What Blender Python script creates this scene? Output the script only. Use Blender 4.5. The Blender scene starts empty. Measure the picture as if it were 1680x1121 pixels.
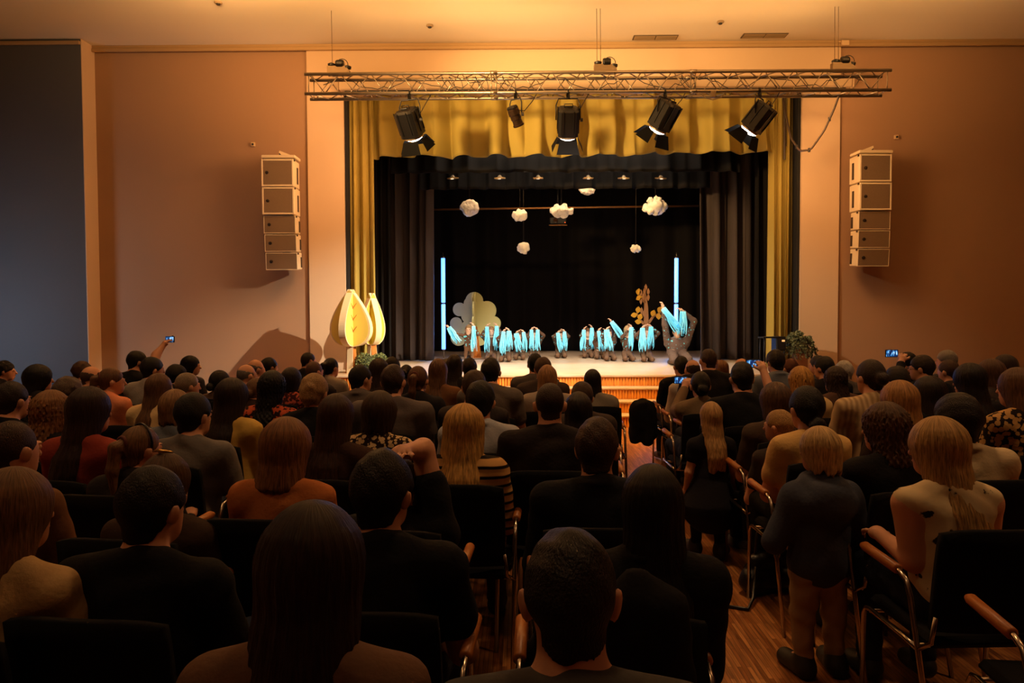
import bpy, math, random
import numpy as np
from math import sin, cos, pi, radians as rad
from mathutils import Vector, Matrix, Euler

S = bpy.context.scene
COL = S.collection
random.seed(7)

# ------------------------------------------------------------------ camera, exposure, world
FPX = 1213.0
CAM = Vector((0.0, 0.0, 1.65))
cam_d = bpy.data.cameras.new('camera')
cam = bpy.data.objects.new('camera', cam_d); COL.objects.link(cam)
cam_d.sensor_width = 36.0
cam_d.lens = FPX / 1680.0 * 36.0
cam_d.clip_end = 100
CR = Matrix.Rotation(rad(0.6), 3, 'Z') @ Matrix.Rotation(rad(90 - 2.07), 3, 'X') @ Matrix.Rotation(rad(-0.2), 3, 'Z')
cam.matrix_world = Matrix.Translation(CAM) @ CR.to_4x4()
S.camera = cam
S.view_settings.view_transform = 'Standard'
S.view_settings.look = 'None'
S.view_settings.exposure = 0.0
S.view_settings.gamma = 1.0
S.view_settings.use_curve_mapping = False
try:
    S.cycles.max_bounces = 6; S.cycles.diffuse_bounces = 4; S.cycles.sample_clamp_indirect = 4.0
    S.cycles.caustics_reflective = False; S.cycles.caustics_refractive = False
except Exception: pass
W = bpy.data.worlds.new('world'); S.world = W; W.use_nodes = True
W.node_tree.nodes['Background'].inputs[0].default_value = (0.02, 0.03, 0.05, 1)
W.node_tree.nodes['Background'].inputs[1].default_value = 0.05

def P(px, py, y):
    """world point at depth y seen at photo position px, py"""
    r = CR @ Vector(((px - 840) / FPX, -(py - 560.5) / FPX, -1))
    return CAM + r * ((y - CAM.y) / r.y)

def spot(name, loc, target, power, color, size=40, blend=0.3, radius=0.08):
    d = bpy.data.lights.new(name, 'SPOT'); d.energy = power; d.color = color
    d.spot_size = rad(size); d.spot_blend = blend; d.shadow_soft_size = radius
    o = bpy.data.objects.new(name, d); COL.objects.link(o)
    o.location = loc
    o.rotation_euler = (Vector(target) - Vector(loc)).to_track_quat('-Z', 'Y').to_euler()
    return o
def area(name, loc, target, power, color, sx, sy, spread=180):
    d = bpy.data.lights.new(name, 'AREA'); d.energy = power; d.color = color
    d.shape = 'RECTANGLE'; d.size = sx; d.size_y = sy; d.spread = rad(spread)
    o = bpy.data.objects.new(name, d); COL.objects.link(o)
    o.location = loc
    o.rotation_euler = (Vector(target) - Vector(loc)).to_track_quat('-Z', 'Y').to_euler()
    return o
WARM = (1.0, 0.50, 0.15); TUNG = (1.0, 0.84, 0.62)
# front-of-house spots hung nearer the audience, above the frame; the last two are added
spot('front_spot_light', (6.2, 7.2, 5.9), (-2.0, 12.4, 1.0), 9500, TUNG, 26, .9, .05)
spot('front_spot_light', (-4.6, 7.2, 5.9), (3.9, 12.8, 1.2), 2600, (1, .76, .48), 24, 1.0, .12)
spot('front_spot_light', (1.0, 7.0, 6.0), (0.9, 13.9, .8), 4000, (1, .92, .84), 35, .9, .10)
spot('front_spot_light', (-4.6, 6.2, 4.55), (1.0, 12.9, 4.7), 5200, (1, .62, .24), 38, 1.0, .32)  # added spot, brightens the pelmet and rakes its folds
spot('added_steps_light', (1.1, 8.6, 6.1), (1.1, 10.5, .2), 2200, (1, .50, .10), 46, 1.0, .15)  # added orange light for the risers and the aisle floor
# added side spots without fixtures, standing in for truss lamp spill on the wall
spot('added_spill_light', (-1.9, 11.2, 4.45), (-6.0, 12.55, 3.2), 290, (1, .50, .20), 140, .6, .45)
spot('added_spill_light', (3.85, 11.2, 4.45), (8.0, 12.55, 3.2), 225, (1, .50, .18), 140, .6, .45)
# added warm washes, out of view, brightening the ceiling before the stage wall
for x_, p_ in ((-3.6, 165), (-.6, 68), (2.4, 68), (5.2, 95)):
    area('added_ceiling_wash_light', (x_, 9.0, 5.72), (x_, 9.9, 6.9), p_, WARM, 1.8, .5, 150)
area('added_ceiling_uplight', (0.95, 11.35, 5.42), (0.95, 11.36, 6.2), 26, WARM, 7.6, .10, 170)  # added uplight with no fixture, lifts the ceiling over the truss
# dimmed house lamps over the seats
for x_, y_, p_ in ((-4.2, 2.6, 10), (-.8, .6, 3.5), (4.6, 2.4, 14), (.8, 4.2, 15), (-3.5, 5.4, 10), (5, 5.4, 9)):
    area("house_lamp_light", (x_, y_, 6.1), (x_, y_ + .2, 0), p_ * 1.7, (1, .56, .24), .5, .5, 100)
# work light over the performers, and an added light behind the lower black border
area('stage_work_light', (0.9, 13.6, 5.6), (0.9, 15.4, 0), 220, TUNG, 4.0, .4, 110)
area('added_cloud_light', (0.9, 14.85, 4.75), (0.9, 16.0, 2.9), 34, (1, .62, .32), 3.8, .12, 120)  # added to brighten the cotton clouds
area('added_blue_light', (-9.8, 9.4, 1.2), (-8.2, 12.4, 1.4), 27, (.62, .80, 1.0), .8, 1.2, 110)  # added bluish light for the left wall, no window modelled


# ------------------------------------------------------------------ materials
def lin(c):
    return tuple((v / 255 / 12.92) if v / 255 <= 0.04045 else (((v / 255) + 0.055) / 1.055) ** 2.4 for v in c)
MC = {}
def mat(key, rgb, rough=0.8, metal=0.0, pat=None, rgb2=None, bump=0.0, scale=40.0, emit=None, estr=1.0, stretch=(1, 1, 1), spec=0.5, mix=0.5):
    k = (key, rgb, rough, metal, pat, rgb2, bump, scale, emit, estr, stretch, spec)
    if k in MC: return MC[k]
    m = bpy.data.materials.new(key); m.use_nodes = True
    nt = m.node_tree; N = nt.nodes; L = nt.links
    b = N['Principled BSDF']
    c = lin(rgb) + (1,)
    b.inputs['Base Color'].default_value = c
    b.inputs['Roughness'].default_value = rough
    b.inputs['Metallic'].default_value = metal
    b.inputs['Specular IOR Level'].default_value = spec
    if emit:
        b.inputs['Emission Color'].default_value = lin(emit) + (1,)
        b.inputs['Emission Strength'].default_value = estr
    tc = N.new('ShaderNodeTexCoord'); mp = N.new('ShaderNodeMapping')
    mp.inputs['Scale'].default_value = stretch
    L.new(tc.outputs['Object'], mp.inputs['Vector'])
    c2 = lin(rgb2) + (1,) if rgb2 else tuple(v * 0.55 for v in c[:3]) + (1,)
    fac = None
    def ramp(src, a, bb):
        r = N.new('ShaderNodeMapRange'); r.inputs['From Min'].default_value = a; r.inputs['From Max'].default_value = bb
        L.new(src, r.inputs['Value']); return r.outputs['Result']
    if pat in (None, 'noise', 'hair', 'spots', 'bigspots'):
        n = N.new('ShaderNodeTexNoise'); n.inputs['Scale'].default_value = scale; n.inputs['Detail'].default_value = 3
        if key == 'hair': # strands fan out from the crown and run down
            sp = N.new('ShaderNodeSeparateXYZ'); L.new(tc.outputs['Object'], sp.inputs[0])
            c1 = N.new('ShaderNodeCombineXYZ'); L.new(sp.outputs[0], c1.inputs[0]); L.new(sp.outputs[1], c1.inputs[1])
            nm = N.new('ShaderNodeVectorMath'); nm.operation = 'NORMALIZE'; L.new(c1.outputs[0], nm.inputs[0])
            zz = N.new('ShaderNodeMath'); zz.operation = 'MULTIPLY'; zz.inputs[1].default_value = stretch[2]; L.new(sp.outputs[2], zz.inputs[0])
            c2_ = N.new('ShaderNodeCombineXYZ'); L.new(zz.outputs[0], c2_.inputs[2])
            ad_ = N.new('ShaderNodeVectorMath'); ad_.operation = 'ADD'; L.new(nm.outputs[0], ad_.inputs[0]); L.new(c2_.outputs[0], ad_.inputs[1]); L.new(ad_.outputs[0], n.inputs['Vector'])
        else: L.new(mp.outputs['Vector'], n.inputs['Vector'])
        hgt = n.outputs['Fac']
        if pat == 'noise': fac = ramp(n.outputs['Fac'], 0.35, 0.65)
        if pat == 'hair': fac = ramp(n.outputs['Fac'], 0.3, 0.7)
        if pat == 'spots': fac = ramp(n.outputs['Fac'], 0.52, 0.56)
        if pat == 'bigspots': fac = ramp(n.outputs['Fac'], 0.62, 0.65)
    if pat == 'leopard':
        n = N.new('ShaderNodeTexVoronoi'); n.inputs['Scale'].default_value = scale
        L.new(mp.outputs['Vector'], n.inputs['Vector']); hgt = n.outputs['Distance']
        n2 = N.new('ShaderNodeTexNoise'); n2.inputs['Scale'].default_value = scale * .8
        L.new(mp.outputs['Vector'], n2.inputs['Vector'])
        ad = N.new('ShaderNodeMath'); ad.operation = 'ADD'; L.new(hgt, ad.inputs[0]); L.new(n2.outputs['Fac'], ad.inputs[1])
        fac = ramp(ad.outputs[0], 1.0, 1.06)
    if pat in ('stripes', 'wave'):
        n = N.new('ShaderNodeTexWave'); n.inputs['Scale'].default_value = scale; n.inputs['Distortion'].default_value = 1.0 if pat == 'stripes' else 3
        n.bands_direction = 'Z' if pat == 'stripes' else 'X'
        L.new(mp.outputs['Vector'], n.inputs['Vector']); hgt = n.outputs['Fac']; fac = ramp(hgt, 0.7, 0.85) if pat == 'stripes' else hgt
    if fac is not None:
        mx = N.new('ShaderNodeMix'); mx.data_type = 'RGBA'
        mx.inputs['A'].default_value = c; mx.inputs['B'].default_value = c2
        L.new(fac, mx.inputs['Factor']); L.new(mx.outputs['Result'], b.inputs['Base Color'])
    if bump > 0:
        bp = N.new('ShaderNodeBump'); bp.inputs['Strength'].default_value = bump; bp.inputs['Distance'].default_value = 0.01
        L.new(hgt, bp.inputs['Height']); L.new(bp.outputs['Normal'], b.inputs['Normal'])
    MC[k] = m
    return m

# ------------------------------------------------------------------ mesh helpers
def mk(name, verts, faces, m, parent=None, smooth=True):
    me = bpy.data.meshes.new(name)
    v = np.asarray(verts, dtype=np.float32).reshape(-1, 3)
    if isinstance(faces, np.ndarray):
        nf = len(faces); k = faces.shape[1]
        me.vertices.add(len(v)); me.vertices.foreach_set('co', v.ravel())
        me.loops.add(nf * k); me.loops.foreach_set('vertex_index', faces.astype(np.int32).ravel())
        me.polygons.add(nf); me.polygons.foreach_set('loop_start', np.arange(0, nf * k, k, dtype=np.int32))
        me.polygons.foreach_set('loop_total', np.full(nf, k, dtype=np.int32))
        me.update(calc_edges=True)
    else:
        me.from_pydata([tuple(map(float, p)) for p in v], [], faces); me.update()
    if smooth and len(me.polygons):
        me.polygons.foreach_set('use_smooth', np.ones(len(me.polygons), dtype=bool))
    if m: me.materials.append(m)
    o = bpy.data.objects.new(name, me); COL.objects.link(o)
    if parent: o.parent = parent
    return o

class MB:
    """collects shapes for one mesh"""
    def __init__(s): s.v = []; s.f = []
    def add(s, vs, fs):
        n = len(s.v); s.v += [tuple(p) for p in vs]; s.f += [tuple(i + n for i in f) for f in fs]; return s
    def box(s, c, d, R=None, taper=1.0, bev=0.0):
        hx, hy, hz = d[0] / 2, d[1] / 2, d[2] / 2
        if bev > 0 and min(hx, hy, hz) > bev * 1.05:
            b = bev; pts = []; 
            for sx in (-1, 1):
                for sy in (-1, 1):
                    for sz in (-1, 1):
                        pts += [(sx * hx, sy * (hy - b), sz * (hz - b)), (sx * (hx - b), sy * hy, sz * (hz - b)), (sx * (hx - b), sy * (hy - b), sz * hz)]
            I = lambda sx, sy, sz, k: ((sx * 4 + sy * 2 + sz) * 3 + k)
            F = []
            for a in (0, 1):
                F.append([I(a, 0, 0, 0), I(a, 1, 0, 0), I(a, 1, 1, 0), I(a, 0, 1, 0)][::(1 if a else -1)])
                F.append([I(0, a, 0, 1), I(1, a, 0, 1), I(1, a, 1, 1), I(0, a, 1, 1)][::(-1 if a else 1)])
                F.append([I(0, 0, a, 2), I(1, 0, a, 2), I(1, 1, a, 2), I(0, 1, a, 2)][::(1 if a else -1)])
                for c2 in (0, 1):
                    F.append([I(a, c2, 0, 0), I(a, c2, 1, 0), I(a, c2, 1, 1), I(a, c2, 0, 1)])
                    F.append([I(a, 0, c2, 0), I(a, 1, c2, 0), I(a, 1, c2, 2), I(a, 0, c2, 2)])
                    F.append([I(0, a, c2, 1), I(1, a, c2, 1), I(1, a, c2, 2), I(0, a, c2, 2)])
                    for c3 in (0, 1): F.append([I(a, c2, c3, 0), I(a, c2, c3, 1), I(a, c2, c3, 2)])
        else:
            pts = [(sx * hx, sy * hy, sz * hz) for sx in (-1, 1) for sy in (-1, 1) for sz in (-1, 1)]
            F = [(0, 1, 3, 2), (4, 6, 7, 5), (0, 4, 5, 1), (2, 3, 7, 6), (0, 2, 6, 4), (1, 5, 7, 3)]
        if taper != 1.0: pts = [((x * taper, y * taper, z) if z > 0 else (x, y, z)) for x, y, z in pts]
        c = Vector(c)
        s.add([c + (R @ Vector(p) if R else Vector(p)) for p in pts], F); return s
    def tube(s, pts, r, n=8, closed=False, caps=True):
        pts = [Vector(p) for p in pts]; k = len(pts); rings = []
        rr = r if isinstance(r, (list, tuple)) else [r] * k
        up = None
        for i, p in enumerate(pts):
            a = pts[i - 1] if (i > 0 or closed) else p; b = pts[(i + 1) % k] if (i < k - 1 or closed) else p
            t = (b - a).normalized()
            if up is None or abs(up.dot(t)) > .98: up = Vector((0, 0, 1)) if abs(t.z) < .9 else Vector((0, 1, 0))
            x = t.cross(up).normalized(); y = x.cross(t).normalized(); up = y
            rings.append([p + (x * cos(2 * pi * j / n) + y * sin(2 * pi * j / n)) * rr[i] for j in range(n)])
        vs = [q for rg in rings for q in rg]; fs = []
        for i in range(k if closed else k - 1):
            i2 = (i + 1) % k
            for j in range(n): fs.append((i * n + j, i * n + (j + 1) % n, i2 * n + (j + 1) % n, i2 * n + j))
        if caps and not closed: fs += [tuple(range(n))[::-1], tuple((k - 1) * n + j for j in range(n))]
        s.add(vs, fs); return s
    def lathe(s, prof, c=(0, 0, 0), n=20, R=None):
        vs = []; c = Vector(c)
        for r, z in prof:
            for j in range(n):
                p = Vector((r * cos(2 * pi * j / n), r * sin(2 * pi * j / n), z)); vs.append(c + (R @ p if R else p))
        fs = []
        for i in range(len(prof) - 1):
            for j in range(n): fs.append((i * n + j, i * n + (j + 1) % n, (i + 1) * n + (j + 1) % n, (i + 1) * n + j))
        fs += [tuple(range(n))[::-1], tuple((len(prof) - 1) * n + j for j in range(n))]
        s.add(vs, fs); return s
    def prism(s, outline, thick, M):
        """outline: 2D points (u, w) -> extruded along v; M maps (u, v, w) into place"""
        n = len(outline)
        vs = [M @ Vector((u, -thick / 2, w)) for u, w in outline] + [M @ Vector((u, thick / 2, w)) for u, w in outline]
        fs = [tuple(range(n)), tuple(range(2 * n - 1, n - 1, -1))] + [(i, i + n, (i + 1) % n + n, (i + 1) % n) for i in range(n)]
        s.add(vs, fs); return s
    def build(s, name, m, parent=None, smooth=False):
        return mk(name, s.v, s.f, m, parent, smooth)

def tag(o, label=None, cat=None, group=None, kind=None):
    if label: o['label'] = label
    if cat: o['category'] = cat
    if group: o['group'] = group
    if kind: o['kind'] = kind
    return o
def empty(name, loc=(0, 0, 0), rz=0, label=None, cat=None, group=None):
    o = bpy.data.objects.new(name, None); COL.objects.link(o); o.location = loc; o.rotation_euler = (0, 0, rz)
    return tag(o, label, cat, group)
KIDS = {}
def copy_tree(o, parent=None):
    c = o.copy(); COL.objects.link(c)
    if parent is not None: c.parent = parent
    for ch in [x for x in COL.objects if x.parent == o]: copy_tree(ch, c)
    return c
def autosmooth(o, ang=35):
    # hard creases stay sharp
    me = o.data
    me.polygons.foreach_set('use_smooth', np.ones(len(me.polygons), dtype=bool))
    me.set_sharp_from_angle(angle=rad(ang))
    return o

# ------------------------------------------------------------------ implicit surfaces -> one continuous mesh
def surf_nets(D, xs, ys, zs):
    I = D < 0
    nx, ny, nz = D.shape
    C = np.zeros((nx - 1, ny - 1, nz - 1), np.int8)
    for a in (0, 1):
        for b in (0, 1):
            for c in (0, 1): C += I[a:nx - 1 + a, b:ny - 1 + b, c:nz - 1 + c]
    act = (C > 0) & (C < 8)
    idx = np.argwhere(act)
    if len(idx) == 0: return np.zeros((0, 3)), np.zeros((0, 4), int)
    i, j, k = idx.T
    acc = np.zeros((len(idx), 3)); cnt = np.zeros(len(idx))
    G = (xs, ys, zs)
    for ax in range(3):
        o1, o2 = [q for q in range(3) if q != ax]
        for a in (0, 1):
            for b in (0, 1):
                p = [i.copy(), j.copy(), k.copy()]; p[o1] = p[o1] + a; p[o2] = p[o2] + b
                q = [p[0].copy(), p[1].copy(), p[2].copy()]; q[ax] = q[ax] + 1
                d0 = D[p[0], p[1], p[2]]; d1 = D[q[0], q[1], q[2]]
                m = (d0 < 0) != (d1 < 0)
                t = np.where(m, d0 / np.where(m, d0 - d1, 1), 0)
                pos = np.stack([G[q2][p[q2]] for q2 in range(3)], 1).astype(float)
                pos[:, ax] += t * (G[ax][q[ax]] - G[ax][p[ax]])
                acc[m] += pos[m]; cnt += m
    V = acc / cnt[:, None]
    vid = np.full(act.shape, -1, np.int64); vid[i, j, k] = np.arange(len(idx))
    F = []
    for ax in range(3):
        o1, o2 = [(1, 2), (2, 0), (0, 1)][ax]
        sl0 = [slice(None)] * 3; sl1 = [slice(None)] * 3
        sl0[ax] = slice(0, -1); sl1[ax] = slice(1, None)
        A = I[tuple(sl0)]; B = I[tuple(sl1)]
        e = np.argwhere(A != B)
        e = e[(e[:, o1] > 0) & (e[:, o2] > 0) & (e[:, o1] < D.shape[o1] - 1) & (e[:, o2] < D.shape[o2] - 1)]
        ins = A[e[:, 0], e[:, 1], e[:, 2]]
        def cell(d1, d2):
            c = e.copy(); c[:, o1] += d1; c[:, o2] += d2
            return vid[c[:, 0], c[:, 1], c[:, 2]]
        q = np.stack([cell(-1, -1), cell(0, -1), cell(0, 0), cell(-1, 0)], 1)
        q[~ins] = q[~ins][:, ::-1]
        F.append(q)
    return V, np.concatenate(F)

def relax(V, F, it=1, lam=0.5):
    for _ in range(it):
        acc = np.zeros_like(V); cnt = np.zeros(len(V))
        for a in range(4):
            for b in (1, 3):
                np.add.at(acc, F[:, a], V[F[:, (a + b) % 4]]); np.add.at(cnt, F[:, a], 1)
        V = V + lam * (acc / np.maximum(cnt, 1)[:, None] - V)
    return V

class Field:
    def __init__(s, xs, ys, zs):
        s.g = [np.asarray(a, dtype=np.float32) for a in (xs, ys, zs)]
        s.D = np.full([len(a) for a in s.g], 0.3, np.float32)
        s.pad = max(float(np.max(np.diff(a))) for a in s.g) * 2.2
    def _sl(s, lo, hi, k):
        sl = []
        for a in range(3):
            i0 = np.searchsorted(s.g[a], lo[a] - k - s.pad); i1 = np.searchsorted(s.g[a], hi[a] + k + s.pad)
            if i1 <= i0: return None
            sl.append(slice(int(i0), int(i1)))
        X = s.g[0][sl[0]][:, None, None]; Y = s.g[1][sl[1]][None, :, None]; Z = s.g[2][sl[2]][None, None, :]
        return tuple(sl), X, Y, Z
    def _mix(s, sl, d, k, sub=False):
        a = s.D[sl]
        if sub:
            d = -d
            h = np.clip(.5 - .5 * (a - d) / k, 0, 1); s.D[sl] = a * (1 - h) + d * h + k * h * (1 - h)
        else:
            h = np.clip(.5 + .5 * (a - d) / k, 0, 1); s.D[sl] = a * (1 - h) + d * h - k * h * (1 - h)
    def cap(s, a, b, ra, rb, k=.03, flat=None):
        a = np.array(a, float); b = np.array(b, float); R = max(ra, rb)
        q = s._sl(np.minimum(a, b) - R, np.maximum(a, b) + R, k)
        if q is None: return s
        sl, X, Y, Z = q; ab = b - a; L2 = max(float(ab @ ab), 1e-9)
        t = np.clip(((X - a[0]) * ab[0] + (Y - a[1]) * ab[1] + (Z - a[2]) * ab[2]) / L2, 0, 1)
        d = np.sqrt((X - a[0] - t * ab[0]) ** 2 + (Y - a[1] - t * ab[1]) ** 2 + (Z - a[2] - t * ab[2]) ** 2) - (ra + (rb - ra) * t)
        s._mix(sl, d, k); return s
    def ell(s, c, r, R=None, k=.03, sub=False):
        c = np.array(c, float); r = np.array(r, float); m = float(r.max()) if R is not None else r
        q = s._sl(c - m, c + m, k)
        if q is None: return s
        sl, X, Y, Z = q; X = X - c[0]; Y = Y - c[1]; Z = Z - c[2]
        if R is not None:
            M = np.array(R).T
            X, Y, Z = (M[0, 0] * X + M[0, 1] * Y + M[0, 2] * Z, M[1, 0] * X + M[1, 1] * Y + M[1, 2] * Z, M[2, 0] * X + M[2, 1] * Y + M[2, 2] * Z)
        k0 = np.sqrt((X / r[0]) ** 2 + (Y / r[1]) ** 2 + (Z / r[2]) ** 2)
        k1 = np.sqrt((X / r[0] ** 2) ** 2 + (Y / r[1] ** 2) ** 2 + (Z / r[2] ** 2) ** 2)
        d = k0 * (k0 - 1) / np.maximum(k1, 1e-5)
        s._mix(sl, d, k, sub); return s
    def cut(s, n, off):
        """keep the side where n.p < off"""
        X, Y, Z = s.g[0][:, None, None], s.g[1][None, :, None], s.g[2][None, None, :]
        s.D = np.maximum(s.D, n[0] * X + n[1] * Y + n[2] * Z - off); return s
    def wrinkle(s, amp, f, seed):
        X, Y, Z = s.g[0][:, None, None], s.g[1][None, :, None], s.g[2][None, None, :]
        a, b, c = seed % 7, seed % 5 + 1, seed % 3
        s.D += amp * (np.sin(f * X + a + 2.2 * np.sin(f * .55 * Z + b)) * np.sin(f * 1.25 * Z + c + 1.6 * np.sin(f * .7 * Y + .5 * f * X)) ).astype(np.float32); return s
    def mesh(s, name, m, parent=None, it=1):
        for a in (0, -1):
            s.D[a] = np.maximum(s.D[a], .01); s.D[:, a] = np.maximum(s.D[:, a], .01); s.D[:, :, a] = np.maximum(s.D[:, :, a], .01)
        V, F = surf_nets(s.D, *s.g)
        if len(V) == 0: return None
        if it: V = relax(V, F, it)
        return mk(name, V, F, m, parent)

def axis(lo, hi, coarse, fines):
    """grid line positions from lo to hi: step coarse, finer inside the bands fines = [(a, b, step)]"""
    out = [lo]; x = lo
    while x < hi:
        st = coarse
        for a, b, h in fines:
            if a - 1e-6 <= x <= b: st = min(st, h)
            elif x < a < x + st: st = max(min(st, a - x), 1e-3) if a - x > 1e-3 else h
        x += st; out.append(x)
    return np.array(out)

V3 = lambda *a: np.array(a, float)
def rotz(p, a): c, s_ = cos(a), sin(a); return V3(c * p[0] - s_ * p[1], s_ * p[0] + c * p[1], p[2])

def seated_pose(T=.55, w=1.0, lean=0.0, arms=None, hs=1.0, hpush=0.0, legs=0):
    """joint positions of a seated adult; +y is where the body faces"""
    L = rad(lean)
    def up(y, z): # torso point, leaned about the hip
        return V3(0, y * cos(L) + (z) * sin(L), .45 + z * cos(L) - y * sin(L))
    J = dict(seated=True, w=w)
    J['pelvis'] = V3(0, -.02, .54); J['belly'] = up(.0, .22); J['chest'] = up(-.005, T - .15); J['nb'] = up(-.015, T)
    J['head'] = up(.03 + hpush, T + .175 * hs); J['hs'] = hs
    n = J['nb']
    for s, sg in (('L', -1), ('R', 1)):
        J['sh' + s] = n + V3(sg * .178 * w, 0, -.035)
        e, h = J['sh' + s] + V3(sg * .045, .07, -.27), V3(sg * .09, .30, .64)
        if arms and s in arms: e, h = V3(*arms[s][0]), V3(*arms[s][1])
        J['el' + s] = e; J['wr' + s] = h
        J['hip' + s] = V3(sg * .085, .03, .53); J['kn' + s] = V3(sg * .12, .44, .53); J['an' + s] = V3(sg * .12, .42, .09); J['toe' + s] = V3(sg * .13, .57, .045)
    return J

def standing_pose(h, w=1.0, arms=None, spread=.07, hs=.85):
    """child standing; h is the full height"""
    k = h / 1.10; J = dict(seated=False, w=w, hs=hs, k=k)
    J['pelvis'] = V3(0, 0, .50 * k); J['belly'] = V3(0, .01, .60 * k); J['chest'] = V3(0, .0, .72 * k); J['nb'] = V3(0, -.01, .835 * k)
    J['head'] = V3(0, .015, h - .115 * hs)
    for s, sg in (('L', -1), ('R', 1)):
        J['sh' + s] = V3(sg * .115 * k, 0, .80 * k); e, q = V3(sg * .16 * k, -.01, .64 * k), V3(sg * .165 * k, .06, .48 * k)
        if arms and s in arms: e, q = V3(*arms[s][0]), V3(*arms[s][1])
        J['el' + s] = e; J['wr' + s] = q
        J['hip' + s] = V3(sg * .055 * k, 0, .47 * k); J['kn' + s] = V3(sg * spread, .01, .27 * k); J['an' + s] = V3(sg * spread, -.01, .065); J['toe' + s] = V3(sg * spread * 1.3, .12 * k, .035)
    return J

def kneel_pose(h, w=1.0, arms=None, k=.62, hs=.85):
    """kneeling and sitting on the heels, knees towards -y (the audience); h is the height of the crown"""
    J = dict(seated=False, w=w, hs=hs, k=k)
    nb = h - .30 * hs
    J['pelvis'] = V3(0, .12 * k, .16 * k + .06); J['belly'] = V3(0, .10 * k, (nb + .2) * .5); J['chest'] = V3(0, .09 * k, nb - .10 * k); J['nb'] = V3(0, .09 * k, nb)
    J['head'] = V3(0, .06 * k, h - .115 * hs)
    for s, sg in (('L', -1), ('R', 1)):
        J['sh' + s] = V3(sg * .165 * k, .09 * k, nb - .035 * k); e, q = arms[s]
        J['el' + s] = V3(*e); J['wr' + s] = V3(*q)
        J['hip' + s] = V3(sg * .085 * k, .08 * k, .22 * k); J['kn' + s] = V3(sg * .13 * k, -.32 * k, .10 * k)
        J['an' + s] = V3(sg * .10 * k, .12 * k, .05 * k); J['toe' + s] = V3(sg * .10 * k, .28 * k, .035 * k)
    return J

def hand(F, wr, el, k, sg, curl=0.5, up=None, hs=1.0):
    """palm, four unequal fingers with a knuckle bend and a thumb from the side of the palm"""
    d = wr - el; d = d / (np.linalg.norm(d) + 1e-9)
    ref = V3(0, 0, 1) if up is None else V3(*up)
    side = np.cross(d, ref); side = side / (np.linalg.norm(side) + 1e-9)
    nrm = np.cross(side, d)
    pc = wr + d * .045 * hs
    F.cap(wr, pc, .024 * hs, .030 * hs, .012)
    F.cap(pc - side * .018 * hs, pc + side * .018 * hs, .019 * hs, .019 * hs, .015)
    for i, (o, l) in enumerate(((-.030, .060), (-.010, .073), (.011, .068), (.030, .052))):
        a = pc + d * .030 * hs + side * o * hs
        m_ = a + (d * cos(curl * .6) - nrm * sin(curl * .6)) * l * .55 * hs
        e = m_ + (d * cos(curl * 1.8) - nrm * sin(curl * 1.8)) * l * .5 * hs
        F.cap(a, m_, .0095 * hs, .0088 * hs, .006); F.cap(m_, e, .0088 * hs, .007 * hs, .004)
    a = pc - side * .026 * hs * sg - d * .012 * hs
    m_ = a + (-side * sg * .7 + d * .6 - nrm * .25) * .034 * hs; e = m_ + (-side * sg * .2 + d * .9 - nrm * .35) * .030 * hs
    F.cap(a, m_, .013 * hs, .011 * hs, .008); F.cap(m_, e, .011 * hs, .0085 * hs, .004)

def head_rot(yaw=0, pitch=0, roll=0):
    return np.array(Euler((rad(pitch), rad(roll), rad(yaw)), 'XYZ').to_matrix())

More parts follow.
